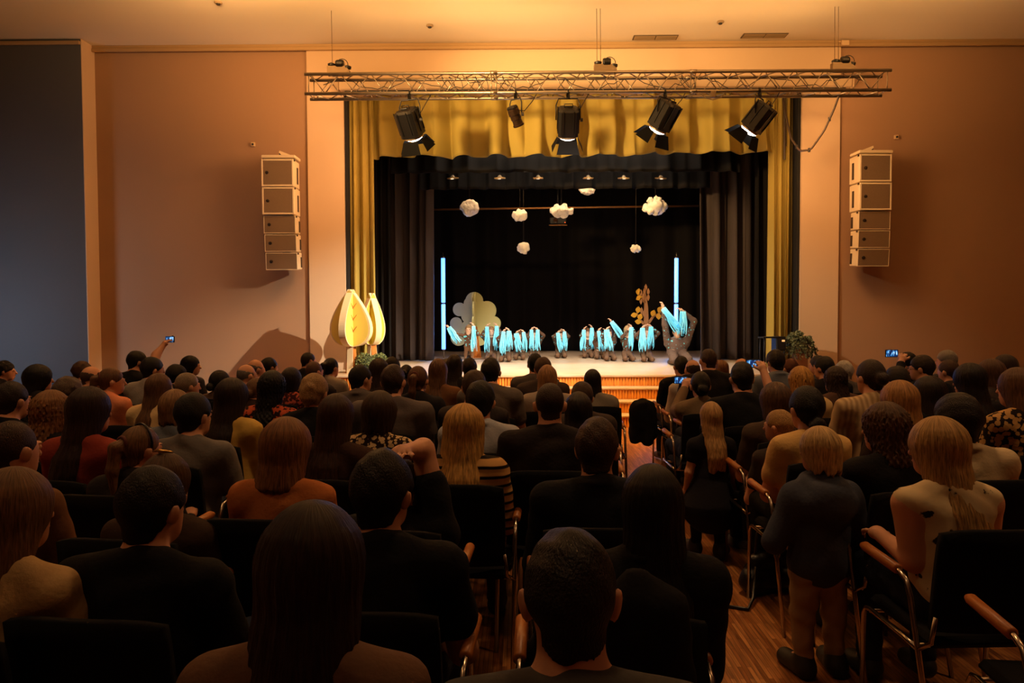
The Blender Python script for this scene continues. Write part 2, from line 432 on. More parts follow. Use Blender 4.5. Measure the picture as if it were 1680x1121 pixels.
SKIN = (205, 150, 118)
def build_person(name, J, res, rh, HR, skin=SKIN, top=None, bottom=None, hair=None, shoes=(20, 18, 18), fine=(), seed=0, fat=1.0, loc=(0, 0, 0), face=0.0):
    hs = J['hs']; k = J.get('k', 1.0) * J.get('fat', 1.0); w = J['w']; hc = J['head']; seated = J['seated']
    H = lambda x, y, z: hc + HR @ (V3(x, y, z) * hs)
    kk = J.get('k', 1.0)
    pts = np.array([J[q] for q in J if isinstance(J[q], np.ndarray)])
    lo = pts.min(0) - V3(.21, .2, .12) * max(kk, .8); hi = pts.max(0) + V3(.21, .2, .16) * max(kk, .8)
    fx = [(hc[0] - .13 * hs, hc[0] + .13 * hs, rh)]; fy = [(hc[1] - .14 * hs, hc[1] + .15 * hs, rh)]; fz = [(hc[2] - .16 * hs, hc[2] + .14 * hs, rh)]
    for q in fine:
        c = J['wr' + q]; fx.append((c[0] - .09, c[0] + .09, .0055)); fy.append((c[1] - .09, c[1] + .09, .0055)); fz.append((c[2] - .07, c[2] + .17, .0055))
    G = (axis(lo[0], hi[0], res, fx), axis(lo[1], hi[1], res, fy), axis(lo[2], hi[2], res, fz))
    def torso(F, t, arms=1.0, neck=True, legs=False, hood=False):
        if not legs:
            F.ell(J['pelvis'], V3(.165, .125, .12) * k + t, k=.04)
            F.ell(J['belly'], V3(.15, .115, .17) * k + t, k=.06)
            F.ell(J['chest'], V3(.155 * w, .112, .19) * k + t, k=.06)
            c = J['nb'] + V3(0, 0, -.05 * kk)
            F.cap(c - V3(.12 * w * kk, 0, 0), c + V3(.12 * w * kk, 0, 0), .062 * k + t, .062 * k + t, .05)
            for s in 'LR':
                F.cap(J['nb'] + V3(0, -.005, .035 * kk), J['sh' + s] + V3(0, -.005, .015 * kk), .045 * kk + t * .8, .045 * k + t, .035)
        if arms > 0:
            for s in 'LR':
                sh, el, wr = J['sh' + s], J['el' + s], J['wr' + s]
                F.cap(sh, sh + (el - sh) * min(1, arms * 2), .058 * k + t, .058 * k + (.044 - .058) * k * min(1, arms * 2) + t * (1.5 if arms < .5 else 1), .04)
                if arms > .5: F.cap(el, el + (wr - el) * min(1, (arms - .5) * 2), .044 * k + t, .029 * k + t, .02)
    # skin: one continuous body
    F = Field(*G)
    torso(F, 0)
    nr = (.062 if w > .95 else .053) * (1 if J.get('fat', 1) > .9 else .88); F.cap(J['nb'] - V3(0, 0, .03 * kk), H(0, -.022, -.05), nr * hs, nr * hs * .96, .03)
    for s, sg in (('L', -1), ('R', 1)):
        F.cap(J['hip' + s], J['kn' + s], .088 * k, .058 * k, .04); F.cap(J['kn' + s], J['an' + s], .056 * k, .036 * k, .02)
        F.cap(J['an' + s], J['toe' + s], .036 * kk, .03 * kk, .02)
        hand(F, J['wr' + s], J['el' + s], k, sg, .7, hs=1.0 if kk > .95 else .72)
    F.ell(H(0, -.012, .02), V3(.074, .094, .095) * hs, HR, .02)
    F.ell(H(0, .030, -.028), V3(.060, .066, .082) * hs, HR, .02)
    F.ell(H(0, .045, -.078), V3(.042, .042, .030) * hs, HR, .025)
    F.cap(H(0, .096, .008), H(0, .114, -.026), .008 * hs, .0125 * hs, .010)
    F.ell(H(0, .093, -.055), V3(.024, .012, .008) * hs, HR, .006)
    for sg in (-1, 1):
        F.ell(H(sg * .030, .104, .006), V3(.017, .016, .010) * hs, HR, .010, sub=True)
        F.ell(H(sg * .029, .087, .004), V3(.0125, .0125, .0115) * hs, HR, .003)
        F.cap(H(sg * .012, .097, .024), H(sg * .045, .086, .024), .006 * hs, .005 * hs, .010)
        F.ell(H(sg * (.070 if hair and hair[0] in ('long', 'bob', 'longcurly') else .081), -.010, -.010), V3(.0095, .019, .031) * hs, HR @ np.array(Euler((rad(-8), rad(sg * 8), rad(sg * -22))).to_matrix()), .007)
    body = F.mesh(name, mat('skin', skin, .55, bump=.05, scale=120, spec=.4), None)
    body.location = loc; body.rotation_euler = (0, 0, face)
    # clothes
    if top:
        kind, col = top[0], top[1]; kw = dict(top[2]) if len(top) > 2 else {}
        m = mat('cloth', col, .9, bump=kw.pop('bump', .25), scale=kw.pop('scale', 60), spec=.15, **kw)
        F = Field(*G)
        arms = dict(tee=.30, long=.94, tank=0, jacket=.96, shirt=.95, hoodie=.92, dress=.2, vest=0)[kind]
        t = .011 if kind not in ('jacket', 'hoodie') else .020
        torso(F, t * max(kk, .7), arms)
        if kind == 'dress':
            F.cap(J['belly'] - V3(0, 0, .02), J['hipL'] * .5 + J['hipR'] * .5 + V3(0, 0, -.08 * kk), .115 * kk, .21 * kk, .03)
        zb = J['pelvis'][2] - (.04 if seated else .10 * kk) - (.28 * kk if kind == 'dress' else 0)
        if kind == 'tank':
            F.wrinkle(.001, 40, seed)
        F.cut((0, 0, -1), -zb)
        F.wrinkle(.0045 * (.5 if J.get('fat', 1) < .9 else 1), 26, seed)
        nb = J['nb']
        if kind in ('shirt', 'jacket'):
            for q in range(20):
                a0, a1 = 2 * pi * q / 20, 2 * pi * (q + 1) / 20
                R_ = .068 * kk
                F.cap(nb + V3(R_ * sin(a0), -.003 + R_ * .95 * cos(a0), .048 * kk - .012 * cos(a0)), nb + V3(R_ * sin(a1), -.003 + R_ * .95 * cos(a1), .048 * kk - .012 * cos(a1)), .013, .013, .006)
        if kind == 'hoodie':
            for q in range(16):
                a0, a1 = 2 * pi * q / 16, 2 * pi * (q + 1) / 16; R_ = .075 * kk
                F.cap(nb + V3(R_ * sin(a0), -.005 - R_ * cos(a0), .03 * kk - .02 * cos(a0)), nb + V3(R_ * sin(a1), -.005 - R_ * cos(a1), .03 * kk - .02 * cos(a1)), .022 * kk, .022 * kk, .02)
            F.ell(nb + V3(0, -.085 * kk, -.045 * kk), V3(.115, .055, .080) * kk, k=.06)
        nm = dict(tee='t_shirt', long='top', tank='sleeveless_top', jacket='jacket', shirt='shirt', hoodie='hooded_sweatshirt', dress='dress', vest='vest')[kind]
        F.mesh(nm, m, body)
    if bottom:
        m = mat('trousers', bottom, .9, bump=.2, scale=50, spec=.15)
        F = Field(*G); t = .010 * max(kk, .7)
        F.ell(J['pelvis'], V3(.165, .125, .12) * k + t, k=.04)
        for s in 'LR':
            F.cap(J['hip' + s], J['kn' + s], .088 * k + t, .060 * k + t, .04); F.cap(J['kn' + s], J['an' + s] + (J['kn' + s] - J['an' + s]) * .06, .058 * k + t, .042 * k + t, .02)
        F.wrinkle(.006 * max(kk, .7), 34, seed + 3)
        F.mesh('trousers', m, body)
    if shoes:
        for s in 'LR':
            F = Field(axis(J['an' + s][0] - .12, J['an' + s][0] + .14, res * .8, []), axis(min(J['an' + s][1], J['toe' + s][1]) - .11, max(J['toe' + s][1], J['an' + s][1]) + .10, res * .8, []), axis(-.01 + min(0, J['toe' + s][2]), J['an' + s][2] + .08, res * .7, []))
            a, b = J['an' + s], J['toe' + s]
            F.cap(a + V3(0, -.02, -.02) * kk, b, .047 * kk, .040 * kk, .02); F.cap(a, a + V3(0, 0, .02), .048 * kk, .045 * kk, .02)
            F.mesh('shoe', mat('shoe', shoes, .6), body)
    if hair: build_hair(hair[0], hair[1], body, hc, HR, hs, rh, seed, hair[2] if len(hair) > 2 else {})
    return body

def build_hair(style, col, body, hc, HR, hs, rh, seed, o={}):
    rg = random.Random(seed)
    Lg = o.get('L', dict(bob=.17, long=.38).get(style, .12))
    thick = o.get('t', dict(short=.013, buzz=.004, bald=.003, bob=.02, long=.016, ponytail=.010, bun=.010, updo=.026, curly=.032, longcurly=.022).get(style, .012))
    if style == 'longcurly': Lg = o.get('L', .30)
    longish = style in ('bob', 'long', 'longcurly')
    tail = style in ('ponytail',)
    zl = -Lg - .03 if longish else (-.30 if tail else -.17)
    yb = (-.24 if longish and Lg > .2 else -.22 if tail or style in ('bun', 'updo') else -.16)
    G = (axis(-.15, .15, rh / hs, []), axis(yb, .14, rh / hs, []), axis(zl, .16, rh / hs, []))
    F = Field(*G); X, Y, Z = F.g[0][:, None, None], F.g[1][None, :, None], F.g[2][None, None, :]
    def ellf(c, r):
        k0 = np.sqrt(((X - c[0]) / r[0]) ** 2 + ((Y - c[1]) / r[1]) ** 2 + ((Z - c[2]) / r[2]) ** 2)
        k1 = np.sqrt(((X - c[0]) / r[0] ** 2) ** 2 + ((Y - c[1]) / r[1] ** 2) ** 2 + ((Z - c[2]) / r[2] ** 2) ** 2)
        return k0 * (k0 - 1) / np.maximum(k1, 1e-5)
    def smin(a, b, k): h = np.clip(.5 + .5 * (b - a) / k, 0, 1); return b * (1 - h) + a * h - k * h * (1 - h)
    th = np.arctan2(X, -(Y + .01)); ph = seed % 10
    lg_ = longish
    d = ellf((0, -.012, .02), ((.074 + thick * .6) * (o.get('w', 1.0) if lg_ else 1), .094 + thick * (1 if lg_ else .85), .095 + thick))
    if not lg_: d = d + np.clip((.015 - Z) / .10, 0, 1) * thick * .8
    hl = -.022 + .72 * Y + .004 * np.sin(9 * X / .1)
    if style == 'bald': # fringe of short hair round the back and sides only
        nape = ellf((0, -.045, -.07), (.055, .045, .05)); d = smin(d, nape, .02)
        d = np.maximum(d, (hl - Z) * .8); d = np.maximum(d, (Z - (.045 - .25 * Y)) * .9)
    else:
        if not longish:
            nape = ellf((0, -.043, -.068), (.053 + thick * .4, .045 + thick * .3, .05)); d = smin(d, nape, .02)
            d = np.maximum(d, (hl - Z) * .8)
            if style not in ('curly', 'updo'): d = np.maximum(d, -ellf((.088, -.006, -.014), (.030, .025, .034))); d = np.maximum(d, -ellf((-.088, -.006, -.014), (.030, .025, .034)))
        else:
            zk = [-Lg, -.30, -.22, -.15, -.05, .03, .065, .09]; we = o.get('wend', .076); wd = o.get('w', 1.0)
            zk = [-Lg] + [z for z in zk[1:] if z > -Lg + .02]
            n = len(zk)
            ww = ([we] + [.088, .092, .090, .088, .074 + thick * .6, .068 + thick * .55, .058 + thick * .5][-(n - 1):]); cy = ([-.15 if Lg > .26 else (-.12 if Lg > .2 else -.05)] + [-.15, -.12, -.062, -.028, -.012, -.012, -.012][-(n - 1):]); hh = ([.030 if Lg > .26 else .06] + [.040, .052, .078, .092, .092 + thick * .8, .084 + thick * .8, .070 + thick * .8][-(n - 1):])
            zz = F.g[2]
            wz = (np.interp(zz, zk, ww) * wd)[None, None, :]; cz = np.interp(zz, zk, cy)[None, None, :]; hz = np.interp(zz, zk, hh)[None, None, :]
            d2 = (np.sqrt((X / wz) ** 2 + ((Y - cz) / hz) ** 2) - 1) * np.minimum(wz, hz)
            rag = .014 * np.sin(7 * th + ph) + .010 * np.sin(17 * th + 2 * ph)
            d2 = np.maximum(d2, -Lg + .02 + rag - Z); d2 = np.maximum(d2, Z - .085)
            d = smin(d, d2, .012)
            face_ = ellf((0, .125, -.055), (.066, .085, .105)); low = ellf((0, .12, -.17), (.075, .09, .10))
            d = np.maximum(d, -face_); d = np.maximum(d, -low)
            d = np.maximum(d, np.where(Y > .05, (-.10 - Z), -1))
    if longish or tail or style in ('bun', 'updo'):
        amp = o.get('amp', .0017 if style != 'longcurly' else .006)
        tw = 3.0 if style != 'longcurly' else 38.0
        d = d + amp * (np.sin(26 * th + ph + 1.5 * np.sin(tw * Z * 4 + ph)) + .6 * np.sin(41 * th + 2 * ph + 2 * np.sin(9 * Z + ph))) * np.clip((.125 - Z) / .06, 0.15, 1)
    elif style in ('curly',):
        d = d + .007 * np.sin(70 * X + ph) * np.sin(64 * Y + 2 * ph) * np.sin(72 * Z)
    else:
        d = d + min(thick * .25, .003) * (np.sin(44 * X + ph + 3 * Z) * np.sin(38 * Y + ph) + .7 * np.sin(90 * X + 40 * Z + ph) * np.sin(70 * Y + 50 * Z))
    F.D = d.astype(np.float32)
    if tail:
        zt = o.get('z', .045)
        F.cap((0, -.095, zt), (0, -.135, zt - .02), .022, .030, .015); F.cap((0, -.135, zt - .02), (0, -.150, zt - .13), .030, .028, .02); F.cap((0, -.150, zt - .13), (.01, -.142, zt - .27), .028, .012, .02)
    if style == 'bun':
        zt = o.get('z', .02)
        F.ell((0, -.122, zt), (.048, .038, .043), k=.010)
        F.D += (.0030 * np.sin(80 * (X + .6 * Z)) * (Y < -.105)).astype(np.float32)
    if style == 'updo':
        F.ell((0, -.098, -.005), (.055, .045, .065), k=.015); F.ell((.02, -.11, .05), (.035, .03, .03), k=.01)
        F.D += (.004 * np.sin(60 * (X + .8 * Z)) * np.sin(50 * (X - Z)) * (Y < -.05)).astype(np.float32)
    c2 = tuple(int(v * .58) for v in col)
    m = mat('hair', col, .5, pat='hair', rgb2=c2, bump=.6, scale=24, stretch=(1, 1, .9) if longish or tail else (1, 1, 7), spec=.22)
    h = F.mesh('hair', m, body, it=1)
    if h is None: return
    M = Matrix([list(r) + [0] for r in HR] + [[0, 0, 0, 1]])
    h.matrix_parent_inverse = Matrix.Identity(4)
    h.location = tuple(hc); h.rotation_euler = M.to_euler(); h.scale = (hs, hs, hs)
    if 'clip' in o:
        c = MB().tube([(-.045 + .09 * i / 8, -.03 + .012 * sin(i), .02 + (.118) * 1 + .006 * sin(pi * i / 8)) for i in range(9)], [.003 + .006 * sin(pi * i / 8) for i in range(9)], 8).build('hair_clip', mat('gilt', (190, 150, 80), .3, 1.0), h, True)
    if 'band' in o:
        MB().tube([(.078 * cos(a), -.012 + .02 * 1, .02) for a in (0,)] + [(.092 * cos(a), .0, .02 + .113 * sin(a)) for a in [pi * i / 14 for i in range(1, 14)]], .006, 6).build('hair_band', mat('band', (15, 14, 16), .4), h, True)
    if 'tie' in o:
        MB().tube([(.03 * cos(a), -.100 - .0, o.get('z', .045) + .03 * sin(a)) for a in [2 * pi * i / 14 for i in range(14)]], .010, 8, closed=True).build('hair_tie', mat('tie', (95, 45, 35), .8), h, True)

# ------------------------------------------------------------------ the hall
YW = 12.8                                   # plane of the stage wall
STZ = 0.71                                  # stage floor height
YE = 11.55                                  # front edge of the stage
XC = 0.95                                   # middle of the stage
ZC = 6.27
plaster = mat('plaster', (160, 126, 98), .9, bump=.12, scale=90)
plaster_side = mat('plaster_grey', (178, 174, 170), .9, bump=.12, scale=90)
def structure(name, o): o.name = name; return tag(o, kind='structure')
def bx(x0, x1, y0, y1, z0, z1): return ((x0 + x1) / 2, (y0 + y1) / 2, (z0 + z1) / 2), (x1 - x0, y1 - y0, z1 - z0)

def floor_material():
    m = bpy.data.materials.new('parquet'); m.use_nodes = True; nt = m.node_tree; N = nt.nodes; L = nt.links; b = N['Principled BSDF']
    tc = N.new('ShaderNodeTexCoord'); mp = N.new('ShaderNodeMapping'); mp.inputs['Rotation'].default_value = (0, 0, rad(90)); L.new(tc.outputs['Object'], mp.inputs['Vector'])
    br = N.new('ShaderNodeTexBrick'); br.inputs['Scale'].default_value = 1.0; br.inputs['Brick Width'].default_value = .30; br.inputs['Row Height'].default_value = .022
    br.inputs['Mortar Size'].default_value = .0012; br.inputs['Bias'].default_value = -.1; br.offset = .37
    br.inputs['Color1'].default_value = lin((148, 88, 44)) + (1,); br.inputs['Color2'].default_value = lin((206, 142, 84)) + (1,); br.inputs['Mortar'].default_value = lin((96, 52, 26)) + (1,)
    L.new(mp.outputs['Vector'], br.inputs['Vector'])
    n = N.new('ShaderNodeTexNoise'); n.inputs['Scale'].default_value = 2.0; n.inputs['Detail'].default_value = 6
    mp2 = N.new('ShaderNodeMapping'); mp2.inputs['Scale'].default_value = (40, 2.5, 1); L.new(tc.outputs['Object'], mp2.inputs['Vector']); L.new(mp2.outputs['Vector'], n.inputs['Vector'])
    mx = N.new('ShaderNodeMix'); mx.data_type = 'RGBA'; mx.blend_type = 'MULTIPLY'; mx.inputs['Factor'].default_value = .7
    cr = N.new('ShaderNodeMapRange'); cr.inputs['From Min'].default_value = .35; cr.inputs['From Max'].default_value = .65; cr.inputs['To Min'].default_value = .35; cr.inputs['To Max'].default_value = 1.1
    L.new(n.outputs['Fac'], cr.inputs['Value']); L.new(br.outputs['Color'], mx.inputs['A']); L.new(cr.outputs['Result'], mx.inputs['B'])
    L.new(mx.outputs['Result'], b.inputs['Base Color']); b.inputs['Roughness'].default_value = .32
    bp = N.new('ShaderNodeBump'); bp.inputs['Strength'].default_value = .15; bp.inputs['Distance'].default_value = .003
    L.new(br.outputs['Fac'], bp.inputs['Height']); L.new(bp.outputs['Normal'], b.inputs['Normal'])
    return m
XL, XR, YB = -10.5, 11.5, -4.5
structure('floor', MB().box(*bx(XL - .2, XR + .2, YB - .2, 21.0, -.2, 0)).build('floor', floor_material()))
structure('ceiling', MB().box(*bx(XL - .2, XR + .2, YB - .2, 21.0, ZC, ZC + .2)).build('ceiling', mat('ceiling_paint', (232, 222, 205), .9, bump=.05, scale=60)))
pL = P(567, 400, YW).x; pR = P(1312, 400, YW).x; zT = 5.42
sL = P(508, 400, YW).x; sR = P(1374, 400, YW).x
structure('wall_stage_left', MB().box(*bx(XL, sL, YW, YW + .25, 0, ZC)).build('w', plaster))
structure('wall_stage_right', MB().box(*bx(sR, XR, YW, YW + .25, 0, ZC)).build('w', plaster))
m = MB(); m.box(*bx(sL, pL, YW - .05, YW + .25, 0, ZC)); m.box(*bx(pR, sR, YW - .05, YW + .25, 0, ZC)); m.box(*bx(pL, pR, YW - .05, YW + .25, zT, ZC))
structure('wall_stage_surround', m.build('w', mat('plaster_warm', (204, 176, 146), .9, bump=.10, scale=90)))
xa = P(160, 300, YW).x; yn = 12.42
structure('wall_left_projection', MB().box(*bx(XL, xa - .012, yn, YW, 0, ZC)).build('w', mat('plaster_slate', (78, 80, 86), .9, bump=.12, scale=90)))
structure('wall_left_return', MB().box(*bx(xa - .012, xa, yn, YW, 0, ZC)).build('w', mat('plaster_warm', (204, 176, 146), .9, bump=.10, scale=90)))
structure('wall_left', MB().box(*bx(XL - .2, XL, YB, 21, 0, ZC)).build('w', plaster_side))
structure('wall_right', MB().box(*bx(XR, XR + .2, YB, 21, 0, ZC)).build('w', plaster))
structure('wall_back', MB().box(*bx(XL, XR, YB - .2, YB, 0, ZC)).build('w', plaster))
blk = mat('black_paint', (16, 16, 18), .9)
structure('wall_stage_house', MB().box(*bx(-4.6, -4.4, YW + .25, 20.6, 0, ZC)).box(*bx(6.4, 6.6, YW + .25, 20.6, 0, ZC)).box(*bx(-4.6, 6.6, 20.4, 20.6, 0, ZC)).box(*bx(-4.4, 6.4, YW + .25, 20.4, ZC - .05, ZC - .005)).build('w', blk))
trimm = mat('trim_paint', (205, 176, 138), .5)
structure('trim_1', MB().box(*bx(xa, XR, YW - .10, YW - .051, ZC - .11, ZC - .05), bev=.008).box(*bx(xa, XR, YW - .08, YW - .052, ZC - .05, ZC)).build('t', mat('rail_metal', (170, 140, 100), .5, .2)))
structure('trim_2', MB().box(*bx(XL, xa - .01, yn - .05, yn, ZC - .10, ZC - .04), bev=.008).build('t', mat('rail_metal', (170, 140, 100), .5, .2)))
structure('baseboard_left', MB().box(*bx(xa, sL, YW - .02, YW, 0, .09)).build('t', trimm))
structure('baseboard_right', MB().box(*bx(sR, XR, YW - .02, YW, 0, .09)).build('t', trimm))

# ---- stage: floor, front and steps
def wood(name, c1, c2, sc, stretch, rough=.4): return mat(name, c1, rough, pat='noise', rgb2=c2, scale=sc, stretch=stretch, bump=.05)
stage_wood = wood('stage_boards', (212, 190, 162), (192, 162, 128), 3, (.6, 14, 1), .42)
aL, aR = P(532, 612, 11.6).x, P(1346, 612, 11.6).x
m = MB()
m.box(*bx(aL, aR, YE - .03, YW + .2, STZ - .04, STZ), bev=.008)
nb_ = 30
for i in range(nb_):
    y0 = YW + .2 + (20.4 - YW - .2) * i / nb_; y1 = YW + .2 + (20.4 - YW - .2) * (i + 1) / nb_
    m.box(*bx(-4.4, 6.4, y0 + .001, y1 - .001, STZ - .04, STZ))
structure('floor_stage', m.build('s', stage_wood))
slat = wood('slat_wood', (236, 156, 62), (200, 120, 42), 6, (8, 8, .5), .45)
def slatted(x0, x1, y, z0, z1):
    m = MB(); m.box(*bx(x0, x1, y + .012, y + .03, z0, z1)); n = int((x1 - x0) / .045)
    for i in range(n):
        c = x0 + (i + .5) * (x1 - x0) / n; m.box((c, y + .004, (z0 + z1) / 2), (.030, .018, z1 - z0), bev=.004)
    return m
stL, stR = P(705, 700, 10.8).x, P(1180, 700, 10.8).x
mm = slatted(aL, stL, YE, 0, STZ - .04); m2 = slatted(stR, aR, YE, 0, STZ - .04); mm.add(m2.v, m2.f)
mm.box(*bx(aL, aL + .03, YE, YW, 0, STZ - .04)); mm.box(*bx(aR - .03, aR, YE, YW, 0, STZ - .04))
structure('wall_stage_front', mm.build('s', slat))
stair = empty('stage_steps', ((stL + stR) / 2, 11.1, 0), 0, 'wide wooden steps with ribbed risers leading up to the stage', 'steps')
H_ = STZ / 4; cx_ = (stL + stR) / 2
for i in range(4):
    y = 10.78 + .257 * i; z1 = H_ * (i + 1)
    o = slatted(stL - cx_, stR - cx_, y - 11.1, H_ * i, z1 - (.035 if i < 3 else .04)).build('riser', slat, stair)
    if i < 3: MB().box(*bx(stL - cx_ - .02, stR - cx_ + .02, y - 11.1 - .025, y - 11.1 + .26, z1 - .035, z1), bev=.01).build('tread', stage_wood, stair)
MB().box(*bx(stL - cx_ - .02, stL - cx_, 10.79 - 11.1, YE - 11.1, 0, H_ * .9)).box(*bx(stR - cx_, stR - cx_ + .02, 10.79 - 11.1, YE - 11.1, 0, H_ * .9)).build('side_board', slat, stair)

# ---- drapes: pleated cloth with real thickness
def drape(name, x0, x1, z0, z1, y, m, folds, amp, seed=1, bottom=None, sag=None, gather=0.0, parent=None, nx=None, thick=.012):
    rg = random.Random(seed); nx = nx or max(60, int(abs(x1 - x0) * 60)); nz = 26
    ph = [rg.uniform(0, 6.28) for _ in range(6)]
    vs = []
    for side in (0, 1):
        for j in range(nz + 1):
            v = j / nz
            for i in range(nx + 1):
                u = i / nx; x = x0 + (x1 - x0) * u
                if gather: x = x + gather * (u - .5) * (1 - v) * (x1 - x0)
                zb = z0 + (bottom(u) if bottom else 0); z = zb + (z1 - zb) * v
                a = amp * (.55 + .45 * (1 - v))
                f = 2 * pi * folds * u
                yy = sin(f + ph[0] + .9 * sin(f * .37 + ph[1])) + .45 * sin(f * 1.9 + ph[2] + .7 * v) + .25 * sin(f * .31 + 3 * v + ph[3])
                if sag: yy += sag(u, v) / amp
                vs.append((x + .25 * a * sin(2 * f + ph[4]), y + a * yy + thick * side, z))
    n = (nx + 1) * (nz + 1); fs = []
    I = lambda s_, j, i: s_ * n + j * (nx + 1) + i
    for j in range(nz):
        for i in range(nx):
            fs.append((I(0, j, i), I(0, j, i + 1), I(0, j + 1, i + 1), I(0, j + 1, i))); fs.append((I(1, j, i + 1), I(1, j, i), I(1, j + 1, i), I(1, j + 1, i + 1)))
    for i in range(nx): fs.append((I(0, 0, i + 1), I(0, 0, i), I(1, 0, i), I(1, 0, i + 1))); fs.append((I(0, nz, i), I(0, nz, i + 1), I(1, nz, i + 1), I(1, nz, i)))
    for j in range(nz): fs.append((I(0, j, 0), I(0, j + 1, 0), I(1, j + 1, 0), I(1, j, 0))); fs.append((I(0, j + 1, nx), I(0, j, nx), I(1, j, nx), I(1, j + 1, nx)))
    return mk(name, vs, np.array(fs), m, parent)
gold = mat('olive_gold_velvet', (160, 140, 68), .75, bump=.1, scale=30, spec=.2)
olive = mat('olive_velvet', (96, 84, 44), .8, bump=.1, scale=30, spec=.2)
blackc = mat('black_serge', (25, 22, 21), .95, bump=.15, scale=60, spec=.1)
legc = mat('charcoal_serge', (74, 64, 62), .95, bump=.15, scale=60, spec=.1)
yc = YW + .10
gx0, gx1 = P(574, 400, yc).x, P(616, 400, yc).x; hx0, hx1 = P(1260, 400, yc).x, P(1292, 400, yc).x
tag(drape('stage_curtain', gx0, gx1, STZ + .01, zT + .1, yc, gold, 2.6, .085, 3, gather=.08), 'olive gold side curtain hanging behind the two leaf-shaped trees', 'curtain', 'olive gold stage curtains')
tag(drape('stage_curtain', hx0, hx1, STZ + .01, zT + .1, yc, gold, 2.3, .075, 11), 'olive gold side curtain hanging behind the floor speaker near the ivy', 'curtain', 'olive gold stage curtains')
tag(drape('stage_curtain', hx1 - .02, pR - .06, STZ + .01, zT + .1, yc + .14, olive, 2.2, .04, 5), 'dark olive curtain edge behind the trailing ivy pot', 'curtain', 'olive gold stage curtains')
structure('trim_3', MB().box(*bx(pL, pL + .06, YW, YW + .3, STZ, zT), bev=.01).build('t', blk))
structure('trim_4', MB().box(*bx(pR - .05, pR, YW, YW + .3, STZ, zT), bev=.01).build('t', blk))
zv = P(940, 255, yc - .05).z
def vsag(u, v): return 0.07 * sin(u * 31 + 5 * v + 2 * sin(u * 12)) * (1 - v) * .8 + .03 * sin(u * 75 + 8 * v) * (1 - v)
tag(drape('pelmet_curtain', gx1 - .05, hx0 + .08, zv, zT + .1, yc - .07, gold, 11, .12, 8, sag=vsag, bottom=lambda u: .05 * (u - .5) + .012 * sin(u * 9)), 'wide olive gold pelmet curtain across the top of the stage opening', 'curtain', 'olive gold stage curtains')
# inner black masking
yb2 = 13.7
tag(drape('black_border', P(640, 300, yb2).x, P(1215, 300, yb2).x, P(900, 283, yb2).z, 5.9, yb2, blackc, 12, .05, 21), 'upper black border drape just behind the gold pelmet', 'drape', 'black masking drapes')
yb3 = 14.6
tag(drape('black_border', P(690, 300, yb3).x, P(1165, 300, yb3).x, P(900, 310, yb3).z, 5.9, yb3, blackc, 15, .05, 23), 'lower black border drape that carries the row of small lamps', 'drape', 'black masking drapes')
yl = 15.2
tag(drape('side_drape', P(606, 400, yl).x, P(713, 400, yl).x, STZ + .01, 5.9, yl, legc, 4.2, .13, 31, gather=-.05), 'dark side drape standing between the leaf-shaped trees and the blue tube', 'drape', 'black masking drapes')
tag(drape('side_drape', P(1146, 400, yl).x, P(1268, 400, yl).x, STZ + .01, 5.9, yl, legc, 4.6, .13, 37, gather=-.05), 'dark side drape standing between the blue tube and the ivy pot', 'drape', 'black masking drapes')
tag(drape('backdrop', -2.9, 5.0, STZ + .01, 5.9, 19.0, blackc, 9, .10, 41), 'black backdrop curtain hanging at the rear of the stage', 'drape', 'black masking drapes')
yw2 = 14.2
tag(drape('black_wing', -2.85, P(640, 400, yw2).x, STZ + .01, 5.9, yw2, blackc, 2.5, .06, 51), 'black wing drape closing the side beyond the leaf-shaped trees', 'drape', 'black masking drapes')
tag(drape('black_wing', P(1238, 400, yw2).x, 5.2, STZ + .01, 5.9, yw2, blackc, 2.5, .06, 53), 'black wing drape closing the side beyond the floor speaker', 'drape', 'black masking drapes')

# projection screen case on the wall above the opening
a, b2 = P(556, 142, 12.6), P(1397, 140, 12.6)
sc_ = empty('projection_screen_case', ((a.x + b2.x) / 2, 12.62, a.z), 0, 'long pale projection screen case mounted above the stage opening behind the truss', 'projector screen')
MB().box((0, 0, .0), (b2.x - a.x, .16, .15), bev=.02).build('case', mat('case_paint', (186, 160, 130), .5), sc_)
MB().box((0, -.02, -.085), (b2.x - a.x - .2, .03, .02)).build('slot_bar', mat('dark_metal', (30, 28, 28), .5), sc_)
for s_ in (-1, 1): MB().box((s_ * ((b2.x - a.x) / 2 + .012), 0, 0), (.025, .18, .17), bev=.008).build('end_cap', mat('case_paint', (186, 160, 130), .5), sc_)

